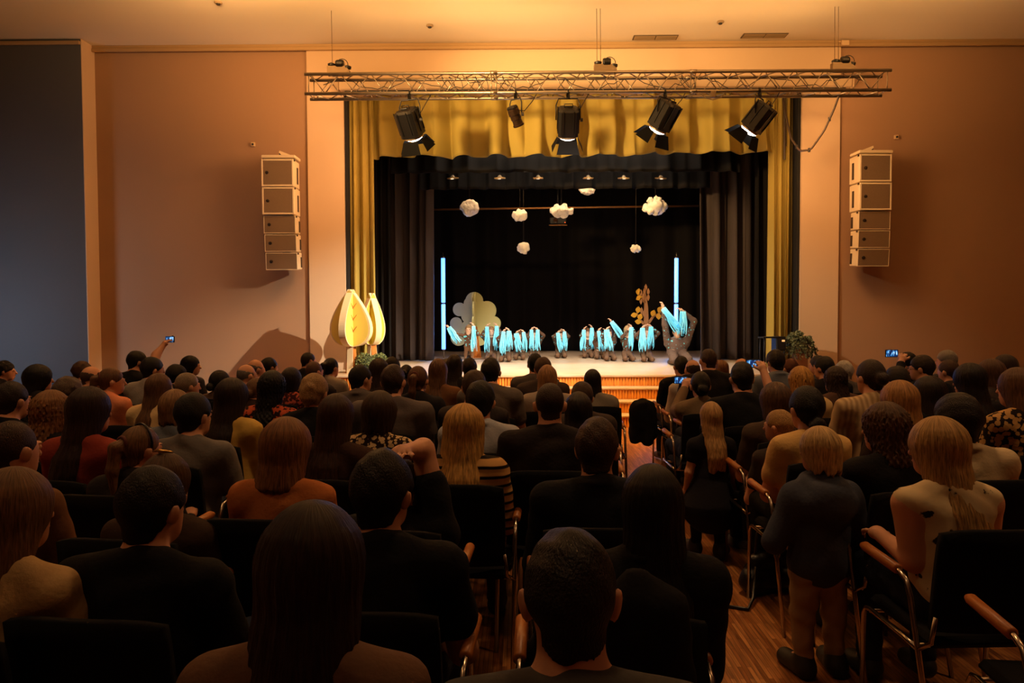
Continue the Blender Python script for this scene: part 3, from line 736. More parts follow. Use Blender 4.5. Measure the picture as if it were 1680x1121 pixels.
# ceiling fittings
for px, lb in ((1075, 'slotted ceiling vent nearer the middle of the hall'), (1254, 'slotted ceiling vent nearer the truss cables by the wall rail box')):
    p = P(px, 61, 12.2); r = CR @ Vector(((px - 840) / FPX, -((61 if px < 1100 else 58) - 560.5) / FPX, -1)); t = (ZC - CAM.z) / r.z; p = CAM + r * t
    v = empty('ceiling_vent', (p.x, p.y, ZC), 0, lb, 'vent', 'ceiling vents')
    MB().box((0, 0, -.006), (.74, .20, .012), bev=.003).build('frame', mat('vent_dark', (88, 70, 50), .6), v)
    for sx in (-.18, .18): 
        m = MB(); [m.box((sx, -.075 + .02 * i, -.016), (.34, .008, .010)) for i in range(8)]; m.build('grille', mat('vent_slat', (150, 126, 92), .5), v)
for px, py, lb in ((705, 41, 'small round smoke detector on the ceiling above the first fresnel lamp'), (1182, 35, 'small round smoke detector on the ceiling between the two vents'), (358, 3, 'smoke detector on the ceiling near the top edge away from the vents')):
    r = CR @ Vector(((px - 840) / FPX, -(py - 560.5) / FPX, -1)); p = CAM + r * ((ZC - CAM.z) / r.z)
    v = empty('smoke_detector', (p.x, p.y, ZC), 0, lb, 'smoke detector', 'ceiling smoke detectors')
    MB().lathe([(.055, 0), (.058, -.015), (.045, -.03)][::-1], n=20).build('base', mat('detector_plastic', (150, 130, 105), .5), v, False)
    MB().lathe([(.03, -.028), (.028, -.045), (.01, -.052)][::-1], n=16).build('sensor', mat('dark_metal', (30, 28, 28), .5), v, False)
p = P(1386, 71, YW - .12)
tag(MB().box((p.x, YW - .13, p.z), (.13, .06, .09), bev=.01).tube([(p.x - .06, YW - .10, p.z + .03), (p.x - .1, YW - .10, p.z + .035)], .012).build('junction_box', trimm), 'small junction box on the rail where wall meets ceiling', 'junction box')
for px, py, lb in ((415, 237, 'small square wall sensor beside the tall speaker stack near the leaf-shaped trees'), (1471, 225, 'small square wall sensor above the tall speaker stack near the ivy')):
    p = P(px, py, YW - .03); v = empty('wall_sensor', (p.x, YW, p.z), 0, lb, 'sensor', 'wall sensors')
    MB().box((0, -.02, 0), (.075, .04, .075), bev=.008).build('housing', trimm, v)
    MB().lathe([(.018, 0), (.018, .01), (.01, .014)], (0, -.04, 0), 12, Matrix.Rotation(rad(90), 3, 'X')).build('lens', mat('dark_metal', (30, 28, 28), .5), v)

# ------------------------------------------------------------------ truss, lamps, speakers
YT = 11.2; TZ = P(940, 151, YT).z; TW = .29
x0, x1 = P(500, 151, YT).x, P(1462, 151, YT).x
alu = mat('aluminium', (150, 136, 118), .35, .85); dark = mat('dark_metal', (30, 28, 28), .5); blackm = mat('black_metal', (20, 18, 18), .42, .3)
tr = empty('lighting_truss', (XC, YT, TZ), 0, 'long aluminium lattice truss hanging on cables in front of the stage', 'truss')
xs0, xs1 = x0 - XC, x1 - XC
tilt = .022
def tz(x): return tilt * (x - xs0) / (xs1 - xs0)
for (yy, zz, nm) in ((0, 0, 'chord'), (0, TW, 'chord'), (TW, 0, 'chord'), (TW, TW, 'chord')):
    MB().tube([(xs0, yy, zz), (xs1, yy, zz)], .025, 12).build(nm, alu, tr, True)
def zig(fa, fb, n=19, shift=0.0):
    m = MB()
    for i in range(n):
        u0 = xs0 + .08 + (xs1 - xs0 - .16) * i / n; u1 = xs0 + .08 + (xs1 - xs0 - .16) * (i + 1) / n; um = (u0 + u1) / 2
        m.tube([fa(u0 + .01), fb(um)], .0085, 6); m.tube([fb(um), fa(u1 - .01)], .0085, 6)
    for u in (xs0 + .06, xs1 - .06): m.tube([fa(u), fb(u)], .0085, 6)
    return m
zig(lambda u: (u, 0, TW), lambda u: (u, 0, 0)).build('lattice', alu, tr, True)
zig(lambda u: (u, TW, 0), lambda u: (u, TW, TW)).build('lattice', alu, tr, True)
zig(lambda u: (u, 0, 0), lambda u: (u, TW, 0)).build('lattice', alu, tr, True)
zig(lambda u: (u, TW, TW), lambda u: (u, 0, TW)).build('lattice', alu, tr, True)
for u in (P(810, 151, YT).x - XC, P(1137, 151, YT).x - XC):
    m = MB()
    for yy in (0, TW):
        for zz in (0, TW): MB().tube([(u - .05, yy, zz), (u + .05, yy, zz)], .031, 10).build('coupler', alu, tr, True)
    for q in (-.035, .035): MB().tube([(u + q, 0, 0), (u + q, 0, TW)], .0085, 6).build('end_strut', alu, tr, True)
# power leads tied along the truss
m = MB(); rg = random.Random(5); pts = []
for i in range(90):
    u = xs0 + .25 + (xs1 - xs0 - .6) * i / 89; pts.append((u, .12 + .03 * sin(i * 1.7), TW * .55 + .07 * sin(i * .53) + .03 * rg.uniform(-1, 1)))
m.tube(pts, .006, 5).build('power_lead', dark, tr, True)
for px in (735, 748, 775, 790, 835, 1002, 1130):
    u = P(px, 151, YT).x - XC; MB().tube([(u + .10 * sin(a), .05 + .02 * cos(3 * a), TW * .5 + .11 * cos(a * 1.3)) for a in [i * .5 for i in range(12)]], .005, 5).build('cable_loop', dark, tr, True)

# hoists with steel cables
for i, (px, lb, two) in enumerate(((556, 'motor hoist with one thin cable at the truss end above the leaf-shaped trees', 0), (993, 'motor hoist with twin cables over the middle of the truss', 1), (1383, 'motor hoist with twin cables at the truss end above the ivy', 1))):
    X = P(px, 118, YT + .14).x; h = empty('truss_hoist', (X, YT + TW / 2, TZ + TW + .025), 0, lb, 'hoist', 'truss hoists')
    MB().prism([(-.17, 0), (.17, 0), (.17, .06), (.10, .13), (-.17, .13)], .10, Matrix.Translation((0, 0, 0))).build('housing', mat('hoist_grey', (120, 98, 70), .5, .3), h)
    MB().lathe([(.05, -.06), (.06, -.04), (.06, .04), (.05, .06)], (.02, -.02, .165), 14, Matrix.Rotation(rad(90), 3, 'Y')).build('motor', blackm, h, False)
    MB().lathe([(.055, 0), (.06, .03), (.02, .05)], (-.11, 0, .14), 14).build('pulley', blackm, h)
    MB().lathe([(.055, 0), (.06, .03), (.02, .05)], (.13, 0, .10), 14).build('pulley', blackm, h)
    MB().tube([(.06 + .09 * cos(a), -.05, .14 + .09 * sin(a)) for a in [pi * k / 8 for k in range(9)]], .006, 6).build('lead', dark, h, True)
    for dx in ((-.06,) if not two else (-.085, -.03)):
        MB().tube([(dx - .04, 0, .14), (dx - .045, 0, ZC - TZ - TW - .03)], .004, 6).build('steel_cable', mat('steel_cable', (90, 70, 48), .5, .5), h, True)

# theatre lamps
def fresnel(px, py, tgt, roll, lb, par=False, L=.40, Wd=.30, energy=0, open_=((0, 28), (1, 25), (2, 30), (3, 25))):
    p = P(px, py, YT); top = empty('par_lamp' if par else 'fresnel_lamp', (p.x, YT, TZ), 0, lb, 'stage lamp', 'theatre lamps on the truss')
    B = Vector((0, 0, p.z - TZ))
    d = Vector(tgt).normalized(); q = d.to_track_quat('-Z', 'Y'); R = (q.to_matrix() @ Matrix.Rotation(rad(roll), 3, 'Z'))
    f = lambda x, y, z: B + R @ Vector((x, y, z))
    T4 = Matrix.Translation(B) @ R.to_4x4()
    if par:
        MB().lathe([(.05, .14), (.085, .12), (.09, .04), (.078, .03), (.082, -.03), (.072, -.04), (.075, -.11), (.085, -.115), (.085, -.14), (.06, -.142)][::-1], B, 20, R).build('housing', mat('lamp_bronze', (60, 42, 28), .35, .6), top, False)
        MB().box(f(0, 0, .13), (.15, .12, .08), R, bev=.02).build('cap', blackm, top)
    else:
        w = Wd / 2
        prof = [(-w, -w * .8), (-w * .72, -w), (w * .72, -w), (w, -w * .8), (w, w * .8), (w * .72, w), (-w * .72, w), (-w, w * .8)]
        m = MB(); rows = [(-L / 2, 1.0), (L * .42, 1.0), (L / 2, .80)]
        for z, k in rows: m.v += [tuple(f(x * k, y * k, z)) for x, y in prof]
        n = 8
        for r_ in range(2):
            for j in range(n): m.f.append((r_ * n + j, r_ * n + (j + 1) % n, (r_ + 1) * n + (j + 1) % n, (r_ + 1) * n + j))
        m.f.append(tuple(2 * n + j for j in range(n)))
        m.f.append(tuple(range(n))[::-1])
        for sx in (-1, 1):
            for sy in (-.45, 0, .45): m.box(f(sx * (w + .006), sy * w * 1.6, .02), (.012, .012, L * .85), R)
        for sx in (-.5, .5):
            for sy in (-1, 1): m.box(f(sx * w, sy * (w + .006), .02), (.012, .012, L * .85), R)
        m.build('housing', blackm, top)
        MB().lathe([(w * .80, -L / 2 + .0), (w * .98, -L / 2 - .012), (w * .98, -L / 2 - .035), (w * .8, -L / 2 - .036), (w * .78, -L / 2 - .012)], B, 24, R).build('lens_ring', mat('ring_metal', (190, 170, 150), .3, .7), top, False)
        MB().lathe([(.0, -L / 2 - .085), (w * .45, -L / 2 - .078), (w * .80, -L / 2 - .052), (w * .90, -L / 2 - .036), (w * .90, -L / 2 - .03)], B, 24, R).build('lens', mat('lit_lens', (255, 250, 240), .2, emit=(255, 244, 228), estr=16), top, False)
        for k, ang in open_:
            A = Matrix.Rotation(k * pi / 2, 4, 'Z') @ Matrix.Translation((0, w * 1.02, -L / 2 - .055)) @ Matrix.Rotation(rad(ang), 4, 'X')
            l0, l1, h_ = w * .85, w * 1.15, .20
            if k % 2: l0, l1, h_ = w * .55, w * .95, .19
            MB().prism([(-l0, 0), (l0, 0), (l1, -h_), (-l1, -h_)], .004, T4 @ A).build('barn_door', mat('barn_black', (12, 11, 11), .85, spec=.1), top)
        MB().box(f(0, -w * .2, L / 2 + .02), (.12, .03, .03), R, bev=.01).tube([f(-.06, .02, L / 2 - .02), f(-.06, .02, L / 2 + .05), f(.06, .02, L / 2 + .05), f(.06, .02, L / 2 - .02)], .008, 6).build('handle', blackm, top, True)
        ld = bpy.data.lights.new('lamp_light', 'SPOT'); ld.energy = energy; ld.color = (1, .80, .55); ld.spot_size = rad(70); ld.spot_blend = .8; ld.shadow_soft_size = .09
        lo = bpy.data.objects.new('lamp_light', ld); COL.objects.link(lo); lo.parent = top; lo.location = f(0, 0, -L / 2 - .11); lo.rotation_euler = R.to_euler()
    w = (Wd / 2 + .03) if not par else .115
    yk = Vector((0, 0, -.10)); hb = B + Vector((0, 0, .02)); sd = R @ Vector((1, 0, 0)); sd.z = 0; sd = sd.normalized() if sd.length > .3 else Vector((1, 0, 0))
    MB().tube([hb - sd * w, B.lerp(yk, .0) - sd * w + Vector((0, 0, -B.z * .55)), yk - sd * w * .8, yk + sd * w * .8, B + sd * w + Vector((0, 0, -B.z * .55)), hb + sd * w], .010, 8).build('yoke', blackm, top, True)
    MB().lathe([(.028, -.02), (.028, .02)], hb + sd * (w + .02), 12, Matrix.Rotation(rad(90), 3, 'Y')).build('knob', dark, top)
    MB().box((0, 0, -.055), (.05, .05, .09), bev=.008).tube([(0, -.035 * cos(a), .035 * sin(a)) for a in [rad(-60 + 30 * k) for k in range(10)]], .012, 6).build('clamp', blackm, top, True)
    MB().tube([f(0, 0, (L / 2 if not par else .12)), B + Vector((.13, .04, .10)), Vector((.25, .05, -.12)), Vector((.32, .06, .0))], .007, 6).build('power_cord', dark, top, True)
    return top
fresnel(672, 201, (.28, .62, -1.0), 0, 'black fresnel lamp at the end of the row nearest the leaf-shaped trees', energy=60)
fresnel(846, 192, (.42, .5, -1.0), 0, 'slim bronze cylindrical par lamp hanging between two fresnel lamps', par=True)
fresnel(932, 199, (0.0, .62, -1.0), 0, 'black fresnel lamp pointing straight down over the middle of the stage', energy=60)
fresnel(1091, 189, (-.52, .55, -1.0), 0, 'black fresnel lamp tilted sideways above the brown tree', energy=60)
fresnel(1246, 192, (-.72, .55, -1.0), 0, 'black fresnel lamp tilted most steeply at the ivy end of the row', energy=60)
p = P(1170, 158, YT)
tag(MB().box((p.x, YT, TZ - .05), (.08, .07, .10), bev=.01).tube([(p.x - .22, YT, TZ), (p.x - .12, YT, TZ - .10), (p.x, YT, TZ - .13), (p.x + .12, YT, TZ - .10), (p.x + .2, YT, TZ)], .006, 6).build('socket_box', mat('hoist_grey', (120, 98, 70), .5, .3)), 'small socket box hanging under the truss between the two tilted fresnel lamps', 'socket box')
# cable swag from truss to curtain
pts = []
for i in range(30):
    u = i / 29; q = [(1376, 158), (1368, 180), (1352, 215), (1330, 246), (1312, 248), (1298, 228), (1290, 195), (1284, 160)]
    t = u * 7; k = min(int(t), 6); fr = t - k; px = q[k][0] * (1 - fr) + q[k + 1][0] * fr; py = q[k][1] * (1 - fr) + q[k + 1][1] * fr
    pts.append(P(px, py, 11.4 + 1.2 * u))
sw = tag(MB().tube(pts, .016, 8).tube([Vector(p_) + Vector((.02, .03, .012)) for p_ in pts], .011, 6).build('cable_swag', mat('cable_rubber', (56, 42, 30), .6), None, True), 'thick black cable drooping from the truss end to the curtain beside the ivy', 'cable')
for i in (6, 13, 18): MB().tube([Vector(pts[i]) + Vector((0, 0, -.03)), Vector(pts[i]) + Vector((0, 0, .03))], .022, 6).build('cable_tie', dark, sw)
pr = P(1285, 165, YW + .02)
tag(MB().tube([P(1287, 160, YW - .02), P(1287, 262, YW - .02)], .02, 8).tube([P(1290, 160, YW - .02), P(1290, 240, YW - .02)], .008, 6).build('curtain_pull_cord', mat('cable_rubber', (56, 42, 30), .6)), 'dark cord hanging down over the curtain edge under the drooping cable', 'cord')

# line array speakers
cream = mat('speaker_cream', (226, 208, 176), .45); gr = mat('speaker_grille', (120, 98, 76), .7, pat='noise', rgb2=(104, 84, 64), scale=260)
def line_array(px, ytop, ybot, yaw, lb, px2, sgn):
    y = YW - .34; a = P(px, ytop, y); b = P(px2, ybot, y); Ht = a.z - b.z; Wd = .53
    top = empty('line_array_speaker', ((a.x + b.x) / 2, y, b.z), rad(yaw), lb, 'speaker', 'wall speaker stacks')
    hs = [.31, .31, .205, .20, .20][::-1]; tot = sum(hs); z = 0
    Ht2 = Ht * .955
    for i, h in enumerate(hs):
        hh = Ht2 * h / tot * .985; big = i >= 3; dx = -sgn * .015 * (2 - i) * .5
        t_ = rad(0 if big else (3 - i) * 1.6); R = Matrix.Rotation(t_, 3, 'X')
        c = Vector((-(i - 2) * .006 * 1, 0.02 * (2 - i) if not big else 0, z + hh / 2))
        m = MB(); dp = .34 if big else .26; rim = .028 if big else .012
        m.box(c + Vector((0, .012, 0)), (Wd, dp, hh - .008), R, bev=.012)
        for s_ in (-1, 1):
            m.box(c + R @ Vector((s_ * (Wd / 2 - rim / 2), -dp / 2, 0)), (rim, .03, hh - .008), R, bev=.004)
            m.box(c + R @ Vector((0, -dp / 2, s_ * (hh / 2 - .004 - rim / 2))), (Wd - 2 * rim, .03, rim), R, bev=.004)
        cb = m.build('cabinet', cream, top)
        MB().box(c + R @ Vector((0, -dp / 2 - .003, 0)), (Wd - 2 * rim - .004, .02, hh - 2 * rim - .012), R).build('grille', gr, cb)
        MB().lathe([(.028, 0), (.028, .006), (.02, .009)], c + R @ Vector((-Wd / 2 + .095, -dp / 2 - .012, 0)), 16, R @ Matrix.Rotation(rad(90), 3, 'X')).lathe([(.010, .0), (.010, .012)], c + R @ Vector((-Wd / 2 + .095, -dp / 2 - .014, 0)), 10, R @ Matrix.Rotation(rad(90), 3, 'X')).build('badge', mat('badge', (40, 30, 24), .4), cb)
        for s_ in (-1, 1):
            MB().box(c + R @ Vector((s_ * (Wd / 2 + .006), -dp / 2 + .03, hh / 2 - .02)), (.02, .03, .03), R).build('rigging_pin', mat('rig_dark', (60, 46, 34), .5), cb); MB().box(c + R @ Vector((s_ * (Wd / 2 + .006), -dp / 2 + .03 + .18, -.02)), (.012, .05, hh * .6), R).build('rigging_plate', mat('rig_dark', (60, 46, 34), .5), cb)
        z += Ht2 * h / tot
    MB().box((0, 0, z + .035), (Wd + .03, .34, .05), bev=.01).build('top_frame', cream, top)
    s2 = -1 if sgn < 0 else 1
    MB().prism([(-s2 * .22, z + .06), (-s2 * .2, z + .075), (s2 * .02, z + .16), (s2 * .03, z + .13), (s2 * 0, z + .10), (-s2 * .1, z + .06)], .05, Matrix.Identity(4)).build('lifting_arm', cream, top)
    MB().tube([(s2 * .02, 0, z + .05), (s2 * .02, 0, z + .13)], .012, 8).box((s2 * .02, 0, z + .07), (.05, .05, .02)).build('shackle', dark, top)
    MB().box((0, .25, z * .55), (.08, .26, z * .8), bev=.01).build('wall_bracket', dark, top)
line_array(461, 255, 443, 1, 'tall cream stack of five speaker boxes on the wall near the leaf-shaped trees', 464, -1)
line_array(1430, 247, 437, 2, 'tall cream stack of five speaker boxes on the wall near the ivy', 1426, 1)

# ------------------------------------------------------------------ things on the stage
card_y = mat('card_yellow_green', (236, 210, 100), .8); card_o = mat('card_olive', (200, 182, 66), .8); cardedge = mat('card_edge', (238, 214, 170), .8)
trunk_m = mat('trunk_orange', (196, 118, 38), .8, pat='noise', rgb2=(176, 100, 30), scale=12)
def leaf_outline(w, h, n=26):
    pts = []
    for i in range(n + 1):
        t = i / n; x = w * (sin(pi * t ** .62) ** .8) * (1 - .10 * t); pts.append((x, h * t))
    return pts
def leaf_tree(px, pybase, y, htop, w, lb, yaw, colr):
    # two leaf-shaped boards with a wide cream edge crossing one another on a flat trunk
    b = P(px, pybase, y); t = empty('leaf_tree_prop', (b.x, y, STZ), rad(yaw), lb, 'stage tree', 'leaf-shaped cardboard trees')
    zb = .42; H = htop - zb
    half = leaf_outline(w, H); full = [(x, z + zb) for x, z in half] + [(-x, z + zb) for x, z in half[::-1][1:-1]]
    for k, ang in enumerate((-20, 70)):
        M = Matrix.Rotation(rad(ang), 4, 'Z'); th = .11
        MB().prism([(x * .985, z) for x, z in full], th, M).build('crown_board', cardedge, t)
        for s_ in (-1, 1):
            f2 = [(x * .90, zb + (z - zb) * .97 + .012) for x, z in full]
            MB().prism(f2, .004, M @ Matrix.Translation((0, s_ * (th / 2 + .001), 0))).build('painted_face', colr, t)
            m = MB()
            for q in (.30, .50, .70):
                zq = zb + H * q - .1
                for u in (-1, 1): m.tube([M @ Vector((0, s_ * (th / 2 + .006), zq)), M @ Vector((u * w * .34, s_ * (th / 2 + .006), zq + .16))], [.012, .003], 5)
            m.prism([(-.022, zb), (.022, zb), (.004, zb + H * .72), (-.004, zb + H * .72)], .006, M @ Matrix.Translation((0, s_ * (th / 2 + .004), 0)))
            m.build('leaf_vein', trunk_m, t)
        MB().prism([(-.085, 0), (.085, 0), (.045, zb + .12), (-.045, zb + .12)], th * .9, M).build('trunk', trunk_m if k == 0 else cardedge, t)
    return t
leaf_tree(577, 607, 11.95, P(581, 475, 11.95).z - STZ, .37, 'larger yellow leaf-shaped cardboard tree standing in front of its twin', 8, card_y)
leaf_tree(611, 603, 12.5, P(611, 481, 12.5).z - STZ, .24, 'smaller leaf-shaped cardboard tree half hidden behind the larger one', -28, card_o)

def cloud_tree():
    y = 16.2; b = P(780, 585, y); t = empty('round_lobed_tree_prop', (b.x, y, STZ), rad(-14), 'green cardboard tree with round lobes standing among the children', 'stage tree')
    top = P(780, 480, y).z - STZ; r = .17
    lobes = [(-.02, top - .19, .20), (.27, top - .40, .21), (.42, top - .68, .16), (.33, top - .92, .17), (.08, top - .68, .25), (.08, top - .95, .22), (.12, top - .38, .2)]
    lb2 = [(-.36, top - .37, .15), (-.44, top - .68, .14), (-.38, top - .98, .19), (-.14, top - .50, .18), (-.14, top - .80, .2), (-.1, top - .25, .16)]
    cm = mat('card_sage', (196, 190, 128), .85)
    for k, (ls, ang) in enumerate(((lobes, 0), ([(-x, z, q) for x, z, q in lb2], 180), ([(x * .9, z, q) for x, z, q in lobes], 86), ([(x, z, q) for x, z, q in lobes[:4]], -78))):
        M = Matrix.Rotation(rad(ang), 3, 'Z'); m = MB()
        for i, (x, z, q) in enumerate(ls):
            R = M @ Matrix.Rotation(rad(90), 3, 'X')
            m.lathe([(q, -.018 + .0006 * i), (q, .018 - .0006 * i)], M @ Vector((x, 0, z)), 26, R)
        m.build('crown_board', cm, t)
    MB().prism([(-.10, 0), (.13, 0), (.05, top - .75), (-.03, top - .75)], .05, Matrix.Identity(4)).build('trunk', trunk_m, t)
    MB().prism([(-.10, 0), (.10, 0), (.04, top - .75), (-.04, top - .75)], .05, Matrix.Rotation(rad(80), 4, 'Z')).build('trunk', trunk_m, t)
cloud_tree()
def brown_tree():
    y = 16.0; Pp = lambda px, py: P(px, py, y) - Vector((P(1059, 590, y).x, y, STZ))
    t = empty('branching_tree_prop', (P(1059, 590, y).x, y, STZ), 0, 'brown branching cardboard tree with a few yellow leaves', 'stage tree')
    bm_ = mat('card_brown', (170, 122, 78), .8)
    def limb(pts):
        m = MB()
        for (p0, w0), (p1, w1) in zip(pts[:-1], pts[1:]):
            a, b = Pp(*p0), Pp(*p1); d = (b - a); n = Vector((-d.z, 0, d.x)).normalized()
            o = [a - n * w0, a + n * w0, b + n * w1, b - n * w1]
            m.prism([(q.x, q.z) for q in o], .05, Matrix.Identity(4))
        return m
    limb([((1059, 590), .10), ((1060, 535), .055), ((1060, 505), .04), ((1058, 480), .018)]).build('trunk', bm_, t)
    for L_ in ([((1064, 530), .03), ((1072, 519), .02), ((1084, 513), .01)], [((1056, 532), .025), ((1050, 524), .018), ((1045, 515), .01), ((1045, 512), .008)], [((1058, 497), .02), ((1052, 488), .014), ((1046, 482), .008)], [((1055, 516), .02), ((1053, 510), .012)]):
        limb(L_).build('branch', bm_, t)
    yl_ = mat('card_leaf', (214, 160, 40), .8)
    def leaf(px, py, r, ang, m_, w=.75):
        c = Pp(px, py); o = [(r * w * sin(pi * i / 6), r - 2 * r * i / 6) for i in range(7)] + [(-r * w * sin(pi * i / 6), r - 2 * r * i / 6) for i in range(5, 0, -1)]
        MB().prism(o, .012, Matrix.Translation(c + Vector((0, -.04, 0))) @ Matrix.Rotation(rad(ang), 4, 'Y')).build('leaf', m_, t)
    for px, py, a in ((1047, 479, 10), (1048, 489, 60), (1046.5, 508.5, 5), (1040, 517, 80), (1049.5, 520, 20), (1046.5, 528, 100), (1071, 514, 20), (1080, 519, 0), (1082, 508, 30)): leaf(px, py, .075, a, yl_)
    for px, py in ((1059, 472), (1057, 478), (1063, 479), (1051, 481), (1055, 487), (1063, 488), (1051, 494), (1052, 510), (1056, 515)): leaf(px, py, .08, 0, bm_, .38)
brown_tree()

# glowing tubes on stands
YTU = 15.9
for px, lb in ((728, 'glowing blue light tube on a stand beside the round-lobed tree'), (1109, 'glowing blue light tube rising behind the kneeling adult')):
    b = P(px, 588, YTU); top = P(px, 424, YTU).z - STZ; t = empty('light_tube', (b.x, YTU, STZ), 0, lb, 'light tube', 'blue light tubes')
    zb = P(px, 573, YTU).z - STZ; zm = P(px, 498, YTU).z - STZ
    MB().lathe([(.14, 0), (.14, .012), (.02, .02)], n=24).build('base', alu, t); MB().tube([(0, 0, .01), (0, 0, zb)], .012, 10).build('pole', alu, t, True)
    tm = mat('tube_glow', (190, 225, 255), .3, emit=(64, 124, 255), estr=5.5)
    for a, b_ in ((zb, zm - .02), (zm + .02, top)): MB().tube([(0, 0, a), (0, 0, b_)], .042, 16).build('lit_tube', tm, t, True)
    for z_ in (zb - .01, zm, top + .012): MB().tube([(0, 0, z_ - .018), (0, 0, z_ + .018)], .036, 14).build('tube_cap', alu, t, True)
    MB().tube([(0, 0, top), (0, 0, top + .12)], .006, 6).build('hook', alu, t, True)
    ld = bpy.data.lights.new('tube_light', 'AREA'); ld.shape = 'RECTANGLE'; ld.size = .07; ld.size_y = top - zb; ld.energy = 24; ld.color = (.10, .36, 1.0)
    lo = bpy.data.objects.new('tube_light', ld); COL.objects.link(lo); lo.parent = t; lo.location = (0, -.06, (top + zb) / 2); lo.rotation_euler = (rad(-90), 0, 0)

# cotton clouds on threads
cot = mat('cotton', (240, 232, 218), 1.0, bump=.6, scale=60, spec=.1)
def cloud(px, py, rx, rz, seed, lb, y=15.4):
    c = P(px, py, y); s_ = y / FPX; rx *= s_; rz *= s_; rg = random.Random(seed)
    G = (axis(-rx * 1.3, rx * 1.3, .022, []), axis(-rx, rx, .022, []), axis(-rz * 1.4, rz * 1.4, .022, []))
    F = Field(*G); F.ell((0, 0, 0), (rx * .62, rx * .5, rz * .6), k=.03)
    for i in range(13):
        a = 2 * pi * i / 13 + rg.uniform(-.3, .3); q = rg.uniform(.24, .42) * min(rx, rz)
        F.ell((cos(a) * (rx - q) * rg.uniform(.8, 1.02), rg.uniform(-.4, .4) * rx * .6, sin(a) * (rz - q) * rg.uniform(.8, 1.02)), (q, q, q), k=.02)
    F.wrinkle(.012, 60, seed); F.wrinkle(.008, 120, seed + 1)
    o = F.mesh('cotton_cloud', cot); o.location = c; tag(o, lb, 'cloud', 'hanging cotton clouds')
    top = P(px, 300, y).z + .8 - c.z
    MB().tube([(0, 0, 0), (0, 0, top)], .0015, 4).build('thread', mat('thread', (90, 80, 70), .8), o, True)
for a in ((770, 341, 17, 15, 1, 'lumpy cotton cloud hanging above the round-lobed tree'), (853, 353, 14, 11, 2, 'smooth oval cotton cloud just below the bar'),
          (921, 346, 21, 13, 3, 'wide cotton cloud hanging right above the dark projector'), (964, 310, 15, 11, 4, 'cotton cloud hanging highest of all under the small lamps'),
          (1075, 339, 22, 17, 5, 'biggest and brightest cotton cloud'), (859, 407, 11, 11, 6, 'small cotton cloud hanging low below the oval one'), (1043, 408, 10, 8, 7, 'smallest cotton cloud hanging low below the biggest one')): cloud(*a)
# bar across the back
a, b = P(708, 344, 16.5), P(1146, 338, 16.5)
tag(MB().tube([a, b], .022, 10).build('scenery_bar', mat('bar_brass', (150, 104, 56), .4, .6), None, True), 'thin brass coloured bar running across the stage behind the clouds', 'bar')
# projector
c = P(915, 364, 16.6); pj = empty('projector', c, 0, 'dark box projector hanging under the wide cotton cloud', 'projector')
MB().box((0, 0, 0), (.38, .40, .16), bev=.02).build('body', blackm, pj); MB().tube([(0, 0, .08), (0, 0, .9)], .02, 8).build('hanger', blackm, pj, True)
MB().lathe([(.05, 0), (.05, .05), (.04, .055)], (-.06, -.2, 0), 16, Matrix.Rotation(rad(90), 3, 'X')).build('lens', mat('lens_glass', (40, 24, 14), .1), pj)
MB().box((.15, -.2, -.04), (.02, .01, .02)).build('status_light', mat('status', (200, 60, 10), .5, emit=(230, 80, 10), estr=1.5), pj)
MB().box((0, -.19, -.10), (.40, .03, .012)).build('foot_bar', mat('bar_brass', (150, 104, 56), .4, .6), pj)
# row of small lamps
for i, px in enumerate((743, 820, 883, 965, 1023, 1084)):
    where = ('at the end of the row nearest the leaf-shaped trees', 'second in the row, above the oval cloud', 'third in the row, before the middle of the stage', 'right above the highest cotton cloud', 'second from the end of the row, towards the biggest cloud', 'at the end of the row above the biggest cloud')[i]
    p = P(px, 293, 14.35); t = empty('small_stage_lamp', p, rad((i - 2.5) * 14), 'small clip-on lamp ' + where, 'small lamp', 'small lamps under the border')
    w_ = .085
    MB().tube([(-w_, -w_ * .7, 0), (w_, -w_ * .7, 0), (w_, w_ * .7, 0.01), (-w_, w_ * .7, .01)], .012, 6, closed=True).build('frame', mat('lamp_frame', (214, 160, 84), .35, .4), t, True)
    MB().lathe([(.045, 0), (.05, .02), (.03, .06), (.012, .07)], (0, 0, -.005), 14).build('housing', mat('hoist_grey', (120, 98, 70), .5, .3), t)
    MB().lathe([(.0, -.004), (.03, 0), (.03, .004)], (0, -.02, -.012), 12).build('lens', mat('small_lens', (255, 240, 210), .3, emit=(255, 226, 180), estr=1.5), t)
    MB().tube([(0, 0, .06), (0, 0, 1.0)], .008, 6).build('hanger', blackm, t, True)

# boxwood balls, ivy, floor speaker
def leafy(name, c, r, n, m, seed, parent, lw=.02, shape=None):
    rg = random.Random(seed); mb = MB()
    for i in range(n):
        d = Vector((rg.gauss(0, 1), rg.gauss(0, 1), rg.gauss(0, 1))).normalized(); p = Vector(c) + Vector((d.x * r[0], d.y * r[1], d.z * r[2])) * rg.uniform(.75, 1.03)
        if shape: p = shape(p, rg)
        q = Euler((rg.uniform(0, 6), rg.uniform(0, 6), rg.uniform(0, 6))).to_matrix(); l = lw * rg.uniform(.7, 1.3)
        mb.add([p + q @ Vector(v) for v in ((-l * .5, 0, 0), (0, -l, .2 * l), (l * .5, 0, 0), (0, l, .2 * l), (0, 0, .15 * l))], [(0, 1, 4), (1, 2, 4), (2, 3, 4), (3, 0, 4)])
    return mb.build(name, m, parent)
gl = mat('box_leaf', (128, 136, 78), .7, pat='noise', rgb2=(86, 96, 54), scale=30); gd = mat('ivy_leaf', (116, 124, 84), .6, pat='noise', rgb2=(50, 60, 40), scale=14)
